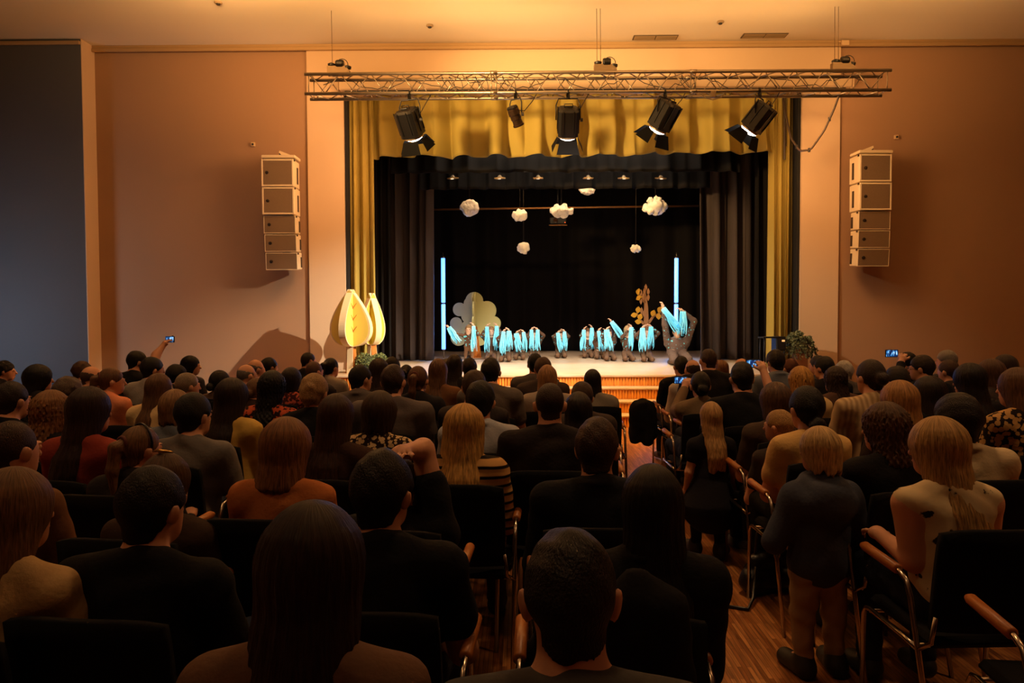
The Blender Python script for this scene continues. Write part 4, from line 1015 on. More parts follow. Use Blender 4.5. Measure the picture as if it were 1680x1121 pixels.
for px, py, r, lb, y in ((599, 600, .17, 'boxwood ball in front of the smaller leaf-shaped tree', 11.95), (623, 594, .15, 'boxwood ball half hidden behind the other one', 12.35)):
    c = P(px, py, y); t = empty('boxwood_ball', (c.x, y, STZ), 0, lb, 'plant', 'boxwood balls')
    z = max(c.z - STZ, r * .95)
    MB().lathe([(.05, 0), (.07, .02), (.08, z - r * .8), (.05, z - r * .6)], n=18).build('pot', mat('pot_dark', (60, 48, 40), .7), t)
    F = Field(*[axis(-r, r, .02, [])] * 2, axis(-r, r, .02, [])); F.ell((0, 0, 0), (r * .86,) * 3); o = F.mesh('core', mat('box_core', (50, 58, 30), .9), t); o.location = (0, 0, z)
    leafy('foliage', (0, 0, z), (r, r, r), 1100, gl, int(px), t, .018)
y = 12.3; b = P(1312, 603, y); t = empty('trailing_ivy_pot', (b.x, y, STZ), 0, 'trailing ivy spilling over a brown pedestal at the stage edge', 'plant')
MB().box((0, 0, .19), (.20, .20, .38), bev=.01).build('pedestal', mat('pedestal_brown', (110, 62, 30), .6), t)
MB().lathe([(.07, .38), (.11, .40), (.13, .52), (.11, .52)], n=18).build('pot', mat('pot_dark', (60, 48, 40), .7), t)
def iv(p, rg):
    return Vector((p.x + .05 * sin(p.z * 9), p.y, p.z))
lf = leafy('foliage', (-.02, 0, .44), (.17, .16, .22), 1000, gd, 4, t, .026, iv)
m = MB(); rg = random.Random(9)
strands = []
for i in range(30):
    a = rg.uniform(-pi, pi); x0_, y0_ = .14 * cos(a), .14 * sin(a); ln = rg.uniform(.2, .42); pts = [Vector((x0_ * (1 + .35 * min(1, k / 3)), y0_ * (1 + .25 * min(1, k / 3)) - .02, .56 - ln * k / 7 + .03 * sin(k))) for k in range(8)]
    m.tube(pts, .003, 4); strands.append(pts)
for s_, l_ in ((-1, .42), (1, .26)):
    for i in range(7):
        pts = [Vector((s_ * (.1 + l_ * k / 7 * rg.uniform(.7, 1)), -.05 * rg.random(), .50 + .04 * sin(k + i) - (.07 if s_ < 0 else .03) * k * (1.0 if s_ < 0 else k / 4))) for k in range(8)]; m.tube(pts, .003, 4); strands.append(pts)
m.build('stem', mat('ivy_stem', (70, 60, 36), .8), t)
mb = MB()
for pts in strands:
    for p0, p1 in zip(pts[:-1], pts[1:]):
        for q_ in range(4):
            p = p0.lerp(p1, rg.random()) + Vector((rg.gauss(0, .012), rg.gauss(0, .012), rg.gauss(0, .012))); q = Euler((rg.uniform(0, 6), rg.uniform(0, 6), rg.uniform(0, 6))).to_matrix(); l = .022 * rg.uniform(.7, 1.3)
            mb.add([p + q @ Vector(v) for v in ((-l * .5, 0, 0), (0, -l, .2 * l), (l * .5, 0, 0), (0, l, .2 * l), (0, 0, .15 * l))], [(0, 1, 4), (1, 2, 4), (2, 3, 4), (3, 0, 4)])
mb.build('trailing_leaves', gd, t)
y = 12.25; b = P(1277, 603, y); t = empty('floor_speaker', (b.x, y, STZ), rad(6), 'black floor speaker on thin legs in front of the gold curtain', 'speaker')
zt_ = P(1277, 552, y).z - STZ
MB().box((0, 0, zt_ - .12), (.17, .2, .24), bev=.015).build('cabinet', blackm, t); MB().box((0, -.104, zt_ - .12), (.13, .01, .19)).build('grille', dark, t)
MB().box((-.13, 0, zt_ - .015), (.36, .22, .025), bev=.006).build('shelf', blackm, t)
for sx in (-.28, .06):
    for sy in (-.08, .08): MB().tube([(sx, sy, 0), (sx, sy, zt_ - .02)], .012, 8).build('leg', blackm, t, True)
MB().box((.03, -.11, zt_ - .07), (.05, .012, .03), bev=.004).build('indicator', mat('indicator', (230, 180, 110), .5, emit=(240, 190, 120), estr=.8), t)
# cable and plug clutter at the tube foot
p0 = P(700, 586, 15.6)
tag(MB().tube([(p0.x - .3 + .14 * i, 15.6 + .08 * sin(i * 1.3), STZ + .008) for i in range(12)], .007, 6).build('floor_cable', mat('cable_rubber', (56, 42, 30), .6), None, True), 'thin cable lying on the stage floor by the tube foot', 'cable')

# ------------------------------------------------------------------ performers kneeling on the stage
COST = (92, 66, 50); CYAN = (110, 225, 240)
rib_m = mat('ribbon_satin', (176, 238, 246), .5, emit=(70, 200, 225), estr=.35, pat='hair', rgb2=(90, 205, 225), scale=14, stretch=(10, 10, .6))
def ribbons(a, b, spread, lb, n=13, seed=1, w=.018):
    """strips of ribbon from the fist at a, fanning out towards b"""
    rg = random.Random(seed); m = MB(); a = Vector(a); b = Vector(b); d = b - a; L_ = d.length; side = Vector((0, -1, 0)).cross(d).normalized() if abs(d.normalized().y) < .95 else Vector((1, 0, 0))
    for i in range(n):
        o = (i / (n - 1) - .5) * 2; lk = rg.uniform(.78, 1.06); ph = rg.uniform(0, 6); yo = rg.uniform(-.035, .035)
        pts = []
        for k in range(9):
            t = k / 8 * lk; s_ = spread * o * (.5 + .4 * min(1, t * 1.6)) + .012 * sin(ph + 7 * t) * t
            pts.append(a + d * t + side * s_ + Vector((0, yo * min(1, 3 * t) + .01 * sin(ph + 5 * t), 0)))
        vs = []; 
        tw = rg.uniform(-.8, .8)
        for k, p in enumerate(pts):
            u = side * cos(tw + .12 * k) * w / 2 + Vector((0, 1, 0)) * sin(tw + .12 * k) * w / 2; nn = Vector((0, .0012, 0))
            vs += [p - u - nn, p + u - nn, p + u + nn, p - u + nn]
        fs = []
        for k in range(8):
            for j in range(4): fs.append((k * 4 + j, k * 4 + (j + 1) % 4, (k + 1) * 4 + (j + 1) % 4, (k + 1) * 4 + j))
        fs += [(3, 2, 1, 0), (32, 33, 34, 35)]
        m.add(vs, fs)
    o = m.build('ribbon_bundle', rib_m, None, True)
    return tag(o, lb, 'ribbons', 'cyan ribbon bundles')

def performer(px, kpy, hpy, hL, hR, eL, eR, lb, short, rL=None, rR=None, adult=False, stand=False, seed=0, yaw=0, haircol=(150, 110, 70), hstyle='bob', kids=.62):
    # kpy: photo row of the knees or feet on the boards
    y0 = (CAM.z - STZ) * FPX / (kpy - 516) + (.2 if not stand else 0)
    base = Vector((P(px, kpy, y0).x, y0, STZ))
    h = P(px, hpy, y0).z - STZ; k = 1.0 if adult else kids; yf = y0 - (.10 if not adult else .05)
    loc = lambda q: tuple(P(q[0], q[1], yf) - base)
    arms = {'L': (loc(eL), loc(hL)), 'R': (loc(eR), loc(hR))}
    if stand:
        J = standing_pose(h, .9, arms, .06, .85); J['fat'] = .66
    else: J = kneel_pose(h, 1.0, arms, k * (1.02 if adult else 1), .95 if adult else .86)
    HR = head_rot(180 + yaw, 4)
    cost = ('long', COST if not adult else (98, 80, 70), dict(pat='bigspots', rgb2=CYAN, scale=26 if not adult else 22))
    o = build_person('person', J, .02, .010, HR, (232, 184, 150), cost, (112, 84, 62) if not adult else (96, 78, 68), (hstyle, haircol), (70, 50, 40), ('L', 'R'), seed, loc=base)
    tag(o, lb, 'person', 'performers kneeling on the stage')
    hc = J['head']; hs = J['hs']
    for sg in (-1, 1):
        c = hc + HR @ (V3(sg * .029, .098, .004) * hs)
        MB().lathe([(.001, -.006), (.006, -.004), (.007, 0), (.006, .004), (.001, .006)], c, 8).build('eye', mat('eye', (40, 26, 20), .3), o, True)
    for s_, hh, r in (('left', hL, rL), ('right', hR, rR)):
        if r:
            a = P(hh[0], hh[1], yf - .05); b = P(r[0], r[1], yf - .07)
            ribbons(a, b, r[2] / 2 * yf / FPX, f'glowing cyan ribbons in the {s_}-side hand of {short}', seed=seed * 2 + (s_ == 'left'), w=.022 if adult else .018, n=int(9 + r[2] / 2))
    return o
performer(769, 596, 533, (736, 537), (777, 535), (750, 549), (785, 549), 'young performer standing beside the light tube with one arm stretched out', 'the child beside the light tube', (752, 562, 12), (778, 575, 9), stand=True, seed=1, hstyle='short', haircol=(190, 150, 100))
performer(806, 592, 536, (799, 536), (815, 535), (790, 551), (824, 549), 'kneeling child with face showing between two ribbon bundles under the round-lobed tree', 'the child whose face shows between them', (799, 577, 9), (814, 574, 10), seed=2, hstyle='short', haircol=(180, 140, 95))
performer(829, 594, 544, (826, 544), (835, 543), (817, 556), (842, 556), 'kneeling child whose head is covered by a ribbon bundle beside the round-lobed tree', 'the second child from the round-lobed tree', (824, 582, 10), (836, 576, 12), seed=3, haircol=(90, 60, 40))
performer(852, 591, 544, (847, 547), (859, 545), (841, 556), (866, 553), 'small kneeling child spreading the ribbons in a wide V', 'the small child spreading a wide V', (852, 578, 13), (863, 577, 9), seed=4, haircol=(120, 80, 50))
performer(877, 589, 541, (872, 541), (882, 541), (865, 551), (892, 551), 'kneeling child with both elbows stuck out just left of the stage centre', 'the child with elbows stuck out', (872, 574, 8), (882, 574, 8), seed=5, haircol=(90, 60, 40))
performer(920, 588, 542, (915, 546), (926, 544), (908, 553), (933, 552), 'kneeling child alone in the middle of the stage with wide empty space either side', 'the lone child in the middle', (920, 578, 9), (927, 574, 8), seed=6, haircol=(140, 95, 60))
performer(964, 588, 539, (958, 541), (971, 538), (953, 551), (977, 550), 'kneeling child with ribbons parted around the face, next after the lone middle child', 'the child next after the lone middle one', (956, 574, 9), (970, 572, 9), seed=7, haircol=(120, 80, 50))
performer(984, 590, 541, (982, 543), (994, 545), (977, 553), (998, 555), 'small kneeling child half hidden behind the one who swings the ribbons', 'the small half hidden child', (988, 576, 8), None, seed=8, haircol=(80, 54, 38))
performer(1000, 593, 539, (995, 541), (1003, 528), (988, 551), (1010, 540), 'kneeling child swinging one ribbon bundle sideways over the head', 'the child swinging ribbons overhead', (1000, 576, 14), (1023, 556, 11), seed=9, haircol=(100, 66, 44))
performer(1030, 594, 535, (1031, 541), (1036, 537), (1021, 553), (1043, 549), 'kneeling child with pale hair peeking past the ribbons below the brown tree', 'the pale haired child below the brown tree', None, (1034, 575, 10), seed=10, haircol=(210, 170, 120))
performer(1061, 595, 537, (1054, 538), (1068, 536), (1043, 552), (1080, 547), 'kneeling child with elbows wide and ribbons over the whole body under the brown tree', 'the elbows wide child under the brown tree', (1055, 576, 12), (1067, 572, 12), seed=11, haircol=(150, 105, 66))
performer(1112, 600, 536, (1088, 506), (1120, 511), (1091, 534), (1139, 527), 'adult performer kneeling before the light tube, arms raised and face hidden by ribbons', 'the kneeling adult', (1117, 546, 14), (1119, 551, 16), adult=True, seed=12, haircol=(110, 76, 48), hstyle='updo')

# ------------------------------------------------------------------ chairs
chrome = mat('chrome_tube', (180, 165, 145), .22, 1.0); fab = mat('chair_fabric', (13, 12, 14), .9, bump=.1, scale=80, spec=.15)
beech = mat('beech_armrest', (176, 106, 48), .4, pat='noise', rgb2=(150, 84, 34), scale=8, stretch=(10, 1, 10))
def make_chair():
    c = empty('stacking_chair')
    MB().box((0, .01, .455), (.46, .44, .045), bev=.018).box((0, .22, .448), (.44, .03, .035), bev=.012).build('seat', fab, c)
    m = MB(); n = 8; vs = []; fs = []
    for s_ in (0, 1):
        for j in range(7):
            for i in range(n + 1):
                u = i / n * 2 - 1; v = j / 6; wv = .235 - .018 * v ** 2 - .015 * (1 - v)
                z = .50 + .385 * v - (.018 * abs(u) ** 4 if j == 6 else 0)
                vs.append((u * wv, -.205 - .05 * v + .028 * u * u - s_ * .028, z))
    k = 7 * (n + 1); I = lambda s_, j, i: s_ * k + j * (n + 1) + i
    for j in range(6):
        for i in range(n): fs += [(I(0, j, i + 1), I(0, j, i), I(0, j + 1, i), I(0, j + 1, i + 1)), (I(1, j, i), I(1, j, i + 1), I(1, j + 1, i + 1), I(1, j + 1, i))]
    for i in range(n): fs += [(I(0, 0, i), I(0, 0, i + 1), I(1, 0, i + 1), I(1, 0, i)), (I(0, 6, i + 1), I(0, 6, i), I(1, 6, i), I(1, 6, i + 1))]
    for j in range(6): fs += [(I(0, j + 1, 0), I(0, j, 0), I(1, j, 0), I(1, j + 1, 0)), (I(0, j, n), I(0, j + 1, n), I(1, j + 1, n), I(1, j, n))]
    m.add(vs, fs).build('backrest', fab, c, True)
    for sx in (-.262, .262):
        MB().tube([(sx, .215, 0), (sx, .205, .40), (sx, .185, .432), (sx, .15, .44), (sx, -.10, .435), (sx, -.185, .43)], .0105, 8).build('front_leg', chrome, c, True)
        MB().tube([(sx, -.315, 0), (sx, -.19, .42), (sx, -.135, .60), (sx, -.105, .655), (sx, -.06, .672), (sx, -.03, .675)], .0105, 8).build('rear_leg', chrome, c, True)
        MB().tube([(sx, -.05, .675), (sx, -.045, .675), (sx, .20, .685), (sx, .225, .682)], [.012, .020, .020, .012], 12).build('armrest', beech, c, True)
        MB().tube([(sx, -.19, .43), (sx * .88, -.215, .46), (sx * .84, -.225, .56)], .009, 8).build('back_bracket', chrome, c, True)
    for yq in (-.16, .16): MB().tube([(-.262, yq, .43), (.262, yq, .43)], .009, 8).build('crossbar', chrome, c, True)
    return c
CH0 = make_chair(); CHP = [o for o in COL.objects if o.parent == CH0]; chair_used = [False]
def chair(x, y, rz, lb, grp='black stacking chairs of the hall'):
    if not chair_used[0]: r = CH0; chair_used[0] = True
    else:
        r = CH0.copy(); COL.objects.link(r)
        for ch in CHP: c2 = ch.copy(); COL.objects.link(c2); c2.parent = r
    r.location = (x, y, 0); r.rotation_euler = (0, 0, rz); tag(r, lb, 'chair', grp); return r

BLK = (26, 21, 19); DBR = (52, 35, 26); BR = (88, 60, 40); LBR = (132, 94, 60); BL = (206, 160, 98); PBL = (205, 165, 110); GR = (120, 114, 108); WH = (215, 208, 200); RED = (104, 56, 34)
kBLK = (24, 23, 26); CLS = set()
TH = dict(short=.016, buzz=.004, bald=.002, bob=.020, long=.016, ponytail=.010, bun=.010, updo=.024, curly=.032, longcurly=.022)
# px, py of the crown, depth, hair style, hair colour, top, extra head turn, options, short description, place
A = [
 # -- nearest rows
 (935, 865, 1.30, 'short', (44, 40, 38), ('shirt', (70, 68, 66)), 0, dict(t=.012, w=1.05, noyaw=1), 'person with short dark hair and pale collar', 'nearest the camera at the bottom edge'),
 (512, 820, 1.36, 'long', DBR, ('long', (104, 76, 58)), 0, dict(hw=1.1, L=.46, t=.022), 'person with big dark brown hair and brown top', 'nearest the camera beside the middle gap'),
 (1070, 760, 2.15, 'long', BLK, ('jacket', (22, 21, 24)), 0, dict(L=.46, t=.022, base=(.26, 2.10)), 'person with very long black hair', 'nearest the open aisle, black coat on the chair'),
 (628, 735, 2.20, 'short', (34, 27, 23), ('tee', kBLK), -14, dict(t=.026, w=1.08), 'person with thick dark hair and black t-shirt', 'in front of the big dark brown hair'),
 (250, 762, 2.15, 'short', (34, 27, 23), ('tee', kBLK), -10, dict(t=.018, w=1.1), 'broad person with short dark hair and black t-shirt', 'beside the blonde in cream'),
 (22, 765, 2.05, 'long', LBR, ('long', (190, 158, 110)), -10, dict(L=.44, t=.022), 'person with long blonde hair and cream ruffled top', 'at the left edge of the picture'),
 # -- row at about three metres
 (1538, 682, 2.95, 'long', BL, ('tank', (214, 192, 150), dict(pat='bigspots', rgb2=(50, 38, 34), scale=17)), 24, dict(hw=1.14, L=.40, t=.022, base=(1.70, 2.86), handL=(1436, 872, 3.15), elL=(1496, 918, 2.86), fine='L', lean=8), 'blonde person in sleeveless cream floral top', 'with one hand on the boy in the hoodie'),
 (980, 683, 2.95, 'short', (74, 50, 34), ('jacket', (24, 24, 28)), -14, dict(t=.022, w=1.08), 'person with tousled brown hair and dark jacket', 'behind the broad cropped head'),
 (470, 683, 2.95, 'bob', (150, 100, 60), ('long', (176, 104, 56)), -12, dict(hw=1.15, L=.19, t=.022), 'person with blond bob and orange top', 'behind the leopard top'),
 (272, 742, 2.80, 'bob', BR, ('long', (60, 44, 34)), -10, dict(hs=.94, clip=1, L=.17), 'person with brown hair and golden hair clip', 'just beyond the broad black t-shirt'),
 (20, 690, 3.00, 'buzz', (70, 46, 34), ('long', (112, 76, 50)), -8, dict(w=1.0), 'person with cropped hair and brown top', 'at the left edge beyond the long blonde hair'),
 (655, 748, 2.95, 'short', DBR, ('tee', kBLK), 0, dict(handR=(655, 742, 2.75), elR=(694, 738, 2.95), hs=.9), 'person with a raised bare elbow', 'mostly hidden by the thick dark hair'),
 (230, 698, 3.35, 'ponytail', LBR, ('long', (40, 34, 32)), -22, dict(hs=.93, tie=1, band=1), 'young person with blonde ponytail', 'looking up behind the golden hair clip'),
 # -- about 3.7 m
 (902, 628, 3.65, 'buzz', (58, 38, 28), ('long', (40, 33, 32)), 0, dict(w=1.16), 'broad person with cropped head and dark top', 'in the block beside the aisle'),
 (762, 661, 3.60, 'long', (222, 168, 92), ('long', (196, 150, 92), dict(pat='stripes', rgb2=(30, 24, 22), scale=7)), -8, dict(hw=1.2, L=.50, t=.016), 'person with straight golden hair and striped top', 'seated beside the broad cropped head'),
 (552, 645, 3.70, 'long', (66, 40, 28), ('long', (58, 38, 30)), -10, dict(L=.42, t=.018), 'person with long reddish brown hair', 'between the blond bob and the leopard top'),
 (318, 643, 4.00, 'short', (30, 24, 21), ('tee', (110, 104, 100)), -12, dict(t=.022, w=1.12), 'person with black hair and grey t-shirt', 'behind the yellow blouse'),
 (147, 633, 3.80, 'long', (56, 36, 28), ('long', (140, 56, 42)), -14, dict(L=.42, t=.020), 'person with long dark hair and coral red top', 'behind the salmon blouse'),
 (1452, 658, 3.62, 'longcurly', (98, 68, 44), ('long', (22, 20, 22)), 24, dict(L=.20, t=.020), 'person with wavy brown hair turned sideways', 'between the boy and the floral top'),
 (1571, 643, 3.75, 'short', (36, 27, 23), ('shirt', (188, 168, 134)), 14, dict(t=.040, w=1.15), 'person with full dark hair and pale shirt', 'beyond the floral top'),
 # -- about 4.5 m
 (20, 625, 4.45, 'short', (46, 32, 26), ('long', kBLK), -6, dict(t=.012), 'person with short dark hair and visible ear', 'at the left edge, third from the bottom'),
 (85, 639, 4.40, 'longcurly', (150, 104, 62), ('long', kBLK), -10, dict(L=.34), 'person with wavy golden brown hair', 'between the left edge and the coral top'),
 (288, 638, 4.75, 'bob', (150, 110, 72), ('tee', (96, 100, 110)), -10, dict(L=.12, t=.022), 'person with short fluffy fair hair', 'just beyond the grey t-shirt'),
 (381, 619, 4.50, 'long', (48, 31, 24), ('long', (204, 166, 84)), -12, dict(hw=1.12, L=.42, t=.020), 'person with long dark hair and yellow blouse', 'beside the floral black and red top'),
 (623, 640, 4.40, 'bob', (66, 45, 32), ('long', (206, 176, 130), dict(pat='leopard', rgb2=(40, 28, 22), scale=42)), -8, dict(hw=1.12, L=.13, t=.030), 'person with short dark bob and leopard print top', 'in front of the big grey sweater'),
 (788, 623, 4.50, 'short', (24, 20, 19), ('shirt', (156, 158, 166)), 0, dict(t=.022), 'person with black hair and pale blue shirt', 'behind the straight golden hair'),
 (949, 642, 4.35, 'long', (36, 24, 20), ('long', kBLK), 0, dict(L=.36, t=.018), 'person with long black brown hair', 'directly beyond the broad cropped head'),
 (1323, 632, 4.25, 'bun', (26, 21, 20), ('tee', (206, 166, 104)), 6, dict(t=.026, z=-.07, tie=1), 'person with dark hair tied low and cream t-shirt', 'holding a fair child'),
 (1295, 677, 4.30, 'short', (196, 150, 92), ('tee', (60, 50, 46)), 40, dict(child=1), 'small child with fair hair', 'on the lap of the cream t-shirt'),
 (1475, 623, 4.50, 'long', (186, 132, 76), ('long', (60, 48, 42)), 10, dict(hw=1.18, L=.40, t=.018), 'person with straight blonde hair', 'between the cream sweater and the wavy brown hair'),
 (1668, 602, 4.55, 'long', (110, 76, 50), ('long', (180, 140, 86), dict(pat='leopard', rgb2=(34, 24, 20), scale=34)), 16, dict(L=.30), 'person with light brown hair and patterned top', 'at the right edge of the picture'),
 (1428, 589, 4.85, 'bun', (52, 36, 28), ('long', (196, 168, 128), dict(pat='wave', rgb2=(160, 132, 96), scale=9)), 8, dict(t=.016, z=.0, w=1.16), 'person with dark knot of hair and cream knitted sweater', 'beside the raised dark phone'),
 # -- about 5.3 m
 (516, 612, 5.20, 'updo', (176, 136, 88), ('tee', kBLK), -6, dict(), 'person with pinned up fair curls and black top', 'beyond the long reddish brown hair'),
 (645, 597, 5.15, 'short', (66, 44, 32), ('long', (96, 86, 84)), -4, dict(t=.012, w=1.28), 'very broad person in grey sweater', 'beyond the leopard top'),
 (261, 612, 5.30, 'long', (112, 78, 52), ('long', (206, 176, 128)), -12, dict(L=.34), 'person with long light brown hair and cream top', 'beyond the short fluffy fair hair'),
 (113, 617, 5.30, 'curly', (92, 74, 60), ('long', (50, 42, 40)), -12, dict(t=.022), 'person with greying brown curls', 'beyond the wavy golden brown hair'),
 (447, 607, 5.30, 'longcurly', (22, 18, 18), ('long', (40, 20, 20), dict(pat='spots', rgb2=(190, 84, 50), scale=24)), -8, dict(L=.30), 'person with black hair and red flowered top', 'beside the yellow blouse'),
 (1272, 626, 5.00, 'long', (96, 66, 46), ('tee', (66, 52, 44)), 10, dict(hw=1.12, L=.28, t=.020), 'person with straight brown hair and brown t-shirt', 'left of the cream t-shirt with the child'),
 (1313, 600, 5.60, 'longcurly', (214, 156, 78), ('long', (206, 176, 124)), 10, dict(L=.22), 'person with tousled bright blonde hair', 'just beyond the low tied dark hair'),
 (1149, 609, 5.60, 'bun', (24, 20, 19), ('long', (112, 92, 70)), -4, dict(t=.018, z=-.02, handL=(1126, 627, 5.95), fine='L'), 'person with black hair in a bun filming with a phone', 'beyond the standing girl'),
 (1217, 593, 5.45, 'short', (32, 25, 22), ('tee', kBLK), 0, dict(t=.014, w=1.2, handR=(1250, 601, 5.8), fine='R'), 'broad person in black t-shirt filming with a phone', 'in front of the slate blue shirt'),
 (955, 625, 5.10, 'short', (72, 48, 34), ('long', (60, 50, 46)), 0, dict(t=.022, hs=.93), 'person with short brown hair and brown top', 'beside the steps and long black hair'),
 (778, 606, 5.35, 'short', (70, 48, 34), ('long', (52, 44, 42)), -4, dict(t=.014), 'person with short brown hair in dark top', 'beyond the pale blue shirt'),
 (1590, 595, 5.35, 'long', (34, 25, 22), ('long', (34, 30, 32)), 16, dict(hw=1.15, L=.40, t=.022), 'person with long black hair catching blue light', 'beyond the full dark hair'),
 (1524, 616, 5.20, 'long', (40, 28, 22), ('long', kBLK), 14, dict(hw=1.2, L=.36, t=.020), 'person with smooth dark hair', 'between the straight blonde hair and the full dark hair'),
 (478, 602, 6.00, 'bob', (40, 26, 22), ('long', (60, 26, 24), dict(pat='spots', rgb2=(170, 80, 60), scale=30)), -8, dict(t=.026, L=.14), 'person with dark brown bob and dark red top', 'next to the red flowered top'),
 # -- about 6 m
 (183, 603, 6.00, 'ponytail', (112, 76, 50), ('tee', (208, 128, 92)), -38, dict(tie=1), 'person with low ponytail and salmon blouse', 'beyond the coral red top'),
 (592, 598, 5.95, 'short', (30, 24, 21), ('jacket', (92, 82, 78)), -30, dict(t=.014), 'person with black hair and grey brown jacket', 'left of the very broad grey sweater'),
 (686, 600, 5.85, 'ponytail', (106, 68, 42), ('long', (34, 32, 36)), -6, dict(tie=1, t=.014), 'person with brown ponytail and dark top', 'right of the very broad grey sweater'),
 (719, 588, 6.10, 'long', (114, 76, 48), ('long', (112, 76, 48)), -4, dict(L=.44, t=.018), 'person with long half braided light brown hair', 'beside the brown ponytail'),
 (805, 586, 6.10, 'short', (38, 28, 24), ('tee', (104, 92, 84)), 0, dict(t=.016, w=1.08), 'person with dark hair and grey t-shirt', 'beside the steps, beyond the short brown hair'),
 (898, 598, 6.10, 'long', (176, 126, 80), ('tee', (150, 136, 122)), 0, dict(L=.22, t=.018), 'person with fair hair and pale grey t-shirt', 'in front of the steps'),
 (420, 620, 5.90, 'bun', (120, 84, 54), ('long', (60, 44, 40)), -10, dict(hs=.92, z=-.02), 'short person with light brown bun', 'hidden between the yellow blouse and black hair'),
 (1370, 600, 6.10, 'longcurly', (58, 40, 32), ('long', (84, 62, 52)), 12, dict(L=.32), 'person with long brown waves', 'before the white haired person'),
 (1272, 573, 6.50, 'short', (40, 30, 25), ('shirt', (112, 118, 128)), 6, dict(t=.030, w=1.02), 'person with thick dark hair and slate blue shirt', 'before the floor speaker'),
 (1625, 588, 6.00, 'long', (92, 64, 46), ('long', (60, 50, 48)), 18, dict(L=.38, t=.020), 'person with brown hair shining blue on one side', 'beyond the very long black hair'),
 (1471, 600, 5.85, 'short', (38, 27, 22), ('long', kBLK), 8, dict(t=.030), 'person with rounded dark hair', 'beyond the straight blonde hair'),
 (1512, 582, 6.40, 'short', (50, 36, 28), ('long', kBLK), 40, dict(t=.018, handL=(1480, 586, 6.75), fine='L', glasses=1), 'person with glasses filming with a phone', 'beyond the smooth dark hair'),
 (250, 585, 6.70, 'short', (26, 22, 21), ('long', (140, 134, 128)), -26, dict(t=.018, w=1.05), 'person with black hair and light grey sweater', 'beside the raised camera arm'),
 (308, 611, 6.20, 'short', (150, 132, 112), ('long', (60, 56, 58)), -28, dict(t=.012), 'person with short grey blond hair', 'beyond the long light brown hair'),
 (405, 598, 6.60, 'bald', (130, 122, 116), ('long', (60, 52, 50)), -24, dict(), 'bald person with grey fringe of hair', 'beyond the yellow blouse'),
 (516, 593, 6.90, 'buzz', (104, 68, 50), ('long', (44, 38, 40)), -20, dict(), 'person with cropped reddish hair', 'beyond the pinned up fair curls'),
 (622, 587, 6.70, 'long', (58, 38, 28), ('long', (58, 40, 32)), -16, dict(L=.40), 'person with long dark brown hair', 'under the boxwood ball'),
 (746, 581, 6.80, 'long', (44, 30, 24), ('long', (40, 34, 34)), -6, dict(L=.42, t=.014), 'person with long wavy dark hair lit from the stage', 'beside the half braided hair'),
 (770, 586, 6.90, 'short', (46, 31, 24), ('long', (40, 34, 34)), 0, dict(t=.022), 'person with dark brown rounded hair', 'below the round-lobed tree'),
 (972, 605, 6.60, 'long', (34, 25, 22), ('tee', (136, 126, 112)), 0, dict(L=.20, hs=.95), 'slim young person with dark hair and light grey top', 'alone in front of the steps'),
 # -- about 7 m and the front rows
 (151, 601, 7.00, 'bald', (90, 70, 56), ('long', (60, 52, 50)), -24, dict(), 'balding person with brown fringe', 'beyond the greying brown curls'),
 (63, 597, 6.10, 'long', (24, 20, 19), ('long', (30, 28, 30)), -30, dict(hw=1.1, L=.36, t=.026), 'person with long black hair', 'before the grey wall near the left edge'),
 (225, 575, 7.50, 'short', (26, 22, 21), ('tee', (28, 26, 28)), -26, dict(t=.014, handR=(272, 562, 7.7), elR=(256, 583, 7.6), fine='R'), 'person in black raising a camera high', 'against the far wall'),
 (361, 607, 7.00, 'bun', (28, 22, 20), ('long', (90, 70, 60)), -20, dict(t=.020, z=-.04), 'person with black hair and low knot', 'between the bald fringe and grey blond hair'),
 (420, 590, 7.30, 'bald', (120, 110, 104), ('long', (50, 44, 44)), -26, dict(), 'bald person lit blue on one cheek', 'behind the grey fringe of hair'),
 (592 - 86, 578, 7.90, 'buzz', (40, 30, 26), ('long', (28, 26, 28)), -26, dict(), 'tall person with cropped dark head', 'beyond the cropped reddish hair'),
 (543, 587, 7.60, 'ponytail', (30, 24, 23), ('long', (160, 146, 130)), -16, dict(z=.06), 'person with high dark ponytail and pale top', 'in front of the larger leaf-shaped tree'),
 (731, 588, 7.50, 'short', (92, 76, 64), ('long', (60, 52, 50)), -6, dict(t=.018), 'person with greying hair', 'partly behind the half braided hair'),
 (878, 579, 7.20, 'short', (24, 20, 20), ('long', (96, 88, 82)), -4, dict(t=.020), 'person with black hair and grey top', 'farthest of the three before the steps'),
 (891, 585, 6.85, 'short', (92, 62, 42), ('long', (70, 58, 52)), -2, dict(t=.016), 'person with short chestnut hair', 'between black hair and fair hair before the steps'),
 (1117, 584, 7.90, 'short', (36, 28, 25), ('tee', (24, 23, 26)), 4, dict(t=.012, base=(1.74, 7.9), slump=1), 'person in black leaning at the aisle', 'in the front row beside the draped coat'),
 (1136, 590, 7.20, 'bald', (70, 48, 36), ('shirt', (190, 176, 158)), 4, dict(), 'balding person in pale shirt', 'behind the aisle front seat'),
 (1162, 572, 6.80, 'buzz', (70, 46, 34), ('tee', (30, 26, 26)), 2, dict(w=1.15), 'person with cropped brown head and black t-shirt', 'before the dark side drape'),
 (1183, 590, 7.90, 'long', (140, 96, 60), ('long', (50, 42, 42)), 6, dict(L=.24), 'person with light brown hair', 'peeping out beside the cropped brown head'),
 (1216, 588, 7.60, 'bald', (80, 60, 50), ('long', (46, 42, 44)), 8, dict(), 'balding person', 'hidden behind the bright phone screen'),
 (1296, 588, 7.80, 'short', (110, 60, 38), ('long', (60, 46, 42)), 10, dict(t=.014), 'person with reddish hair', 'beside the trailing ivy'),
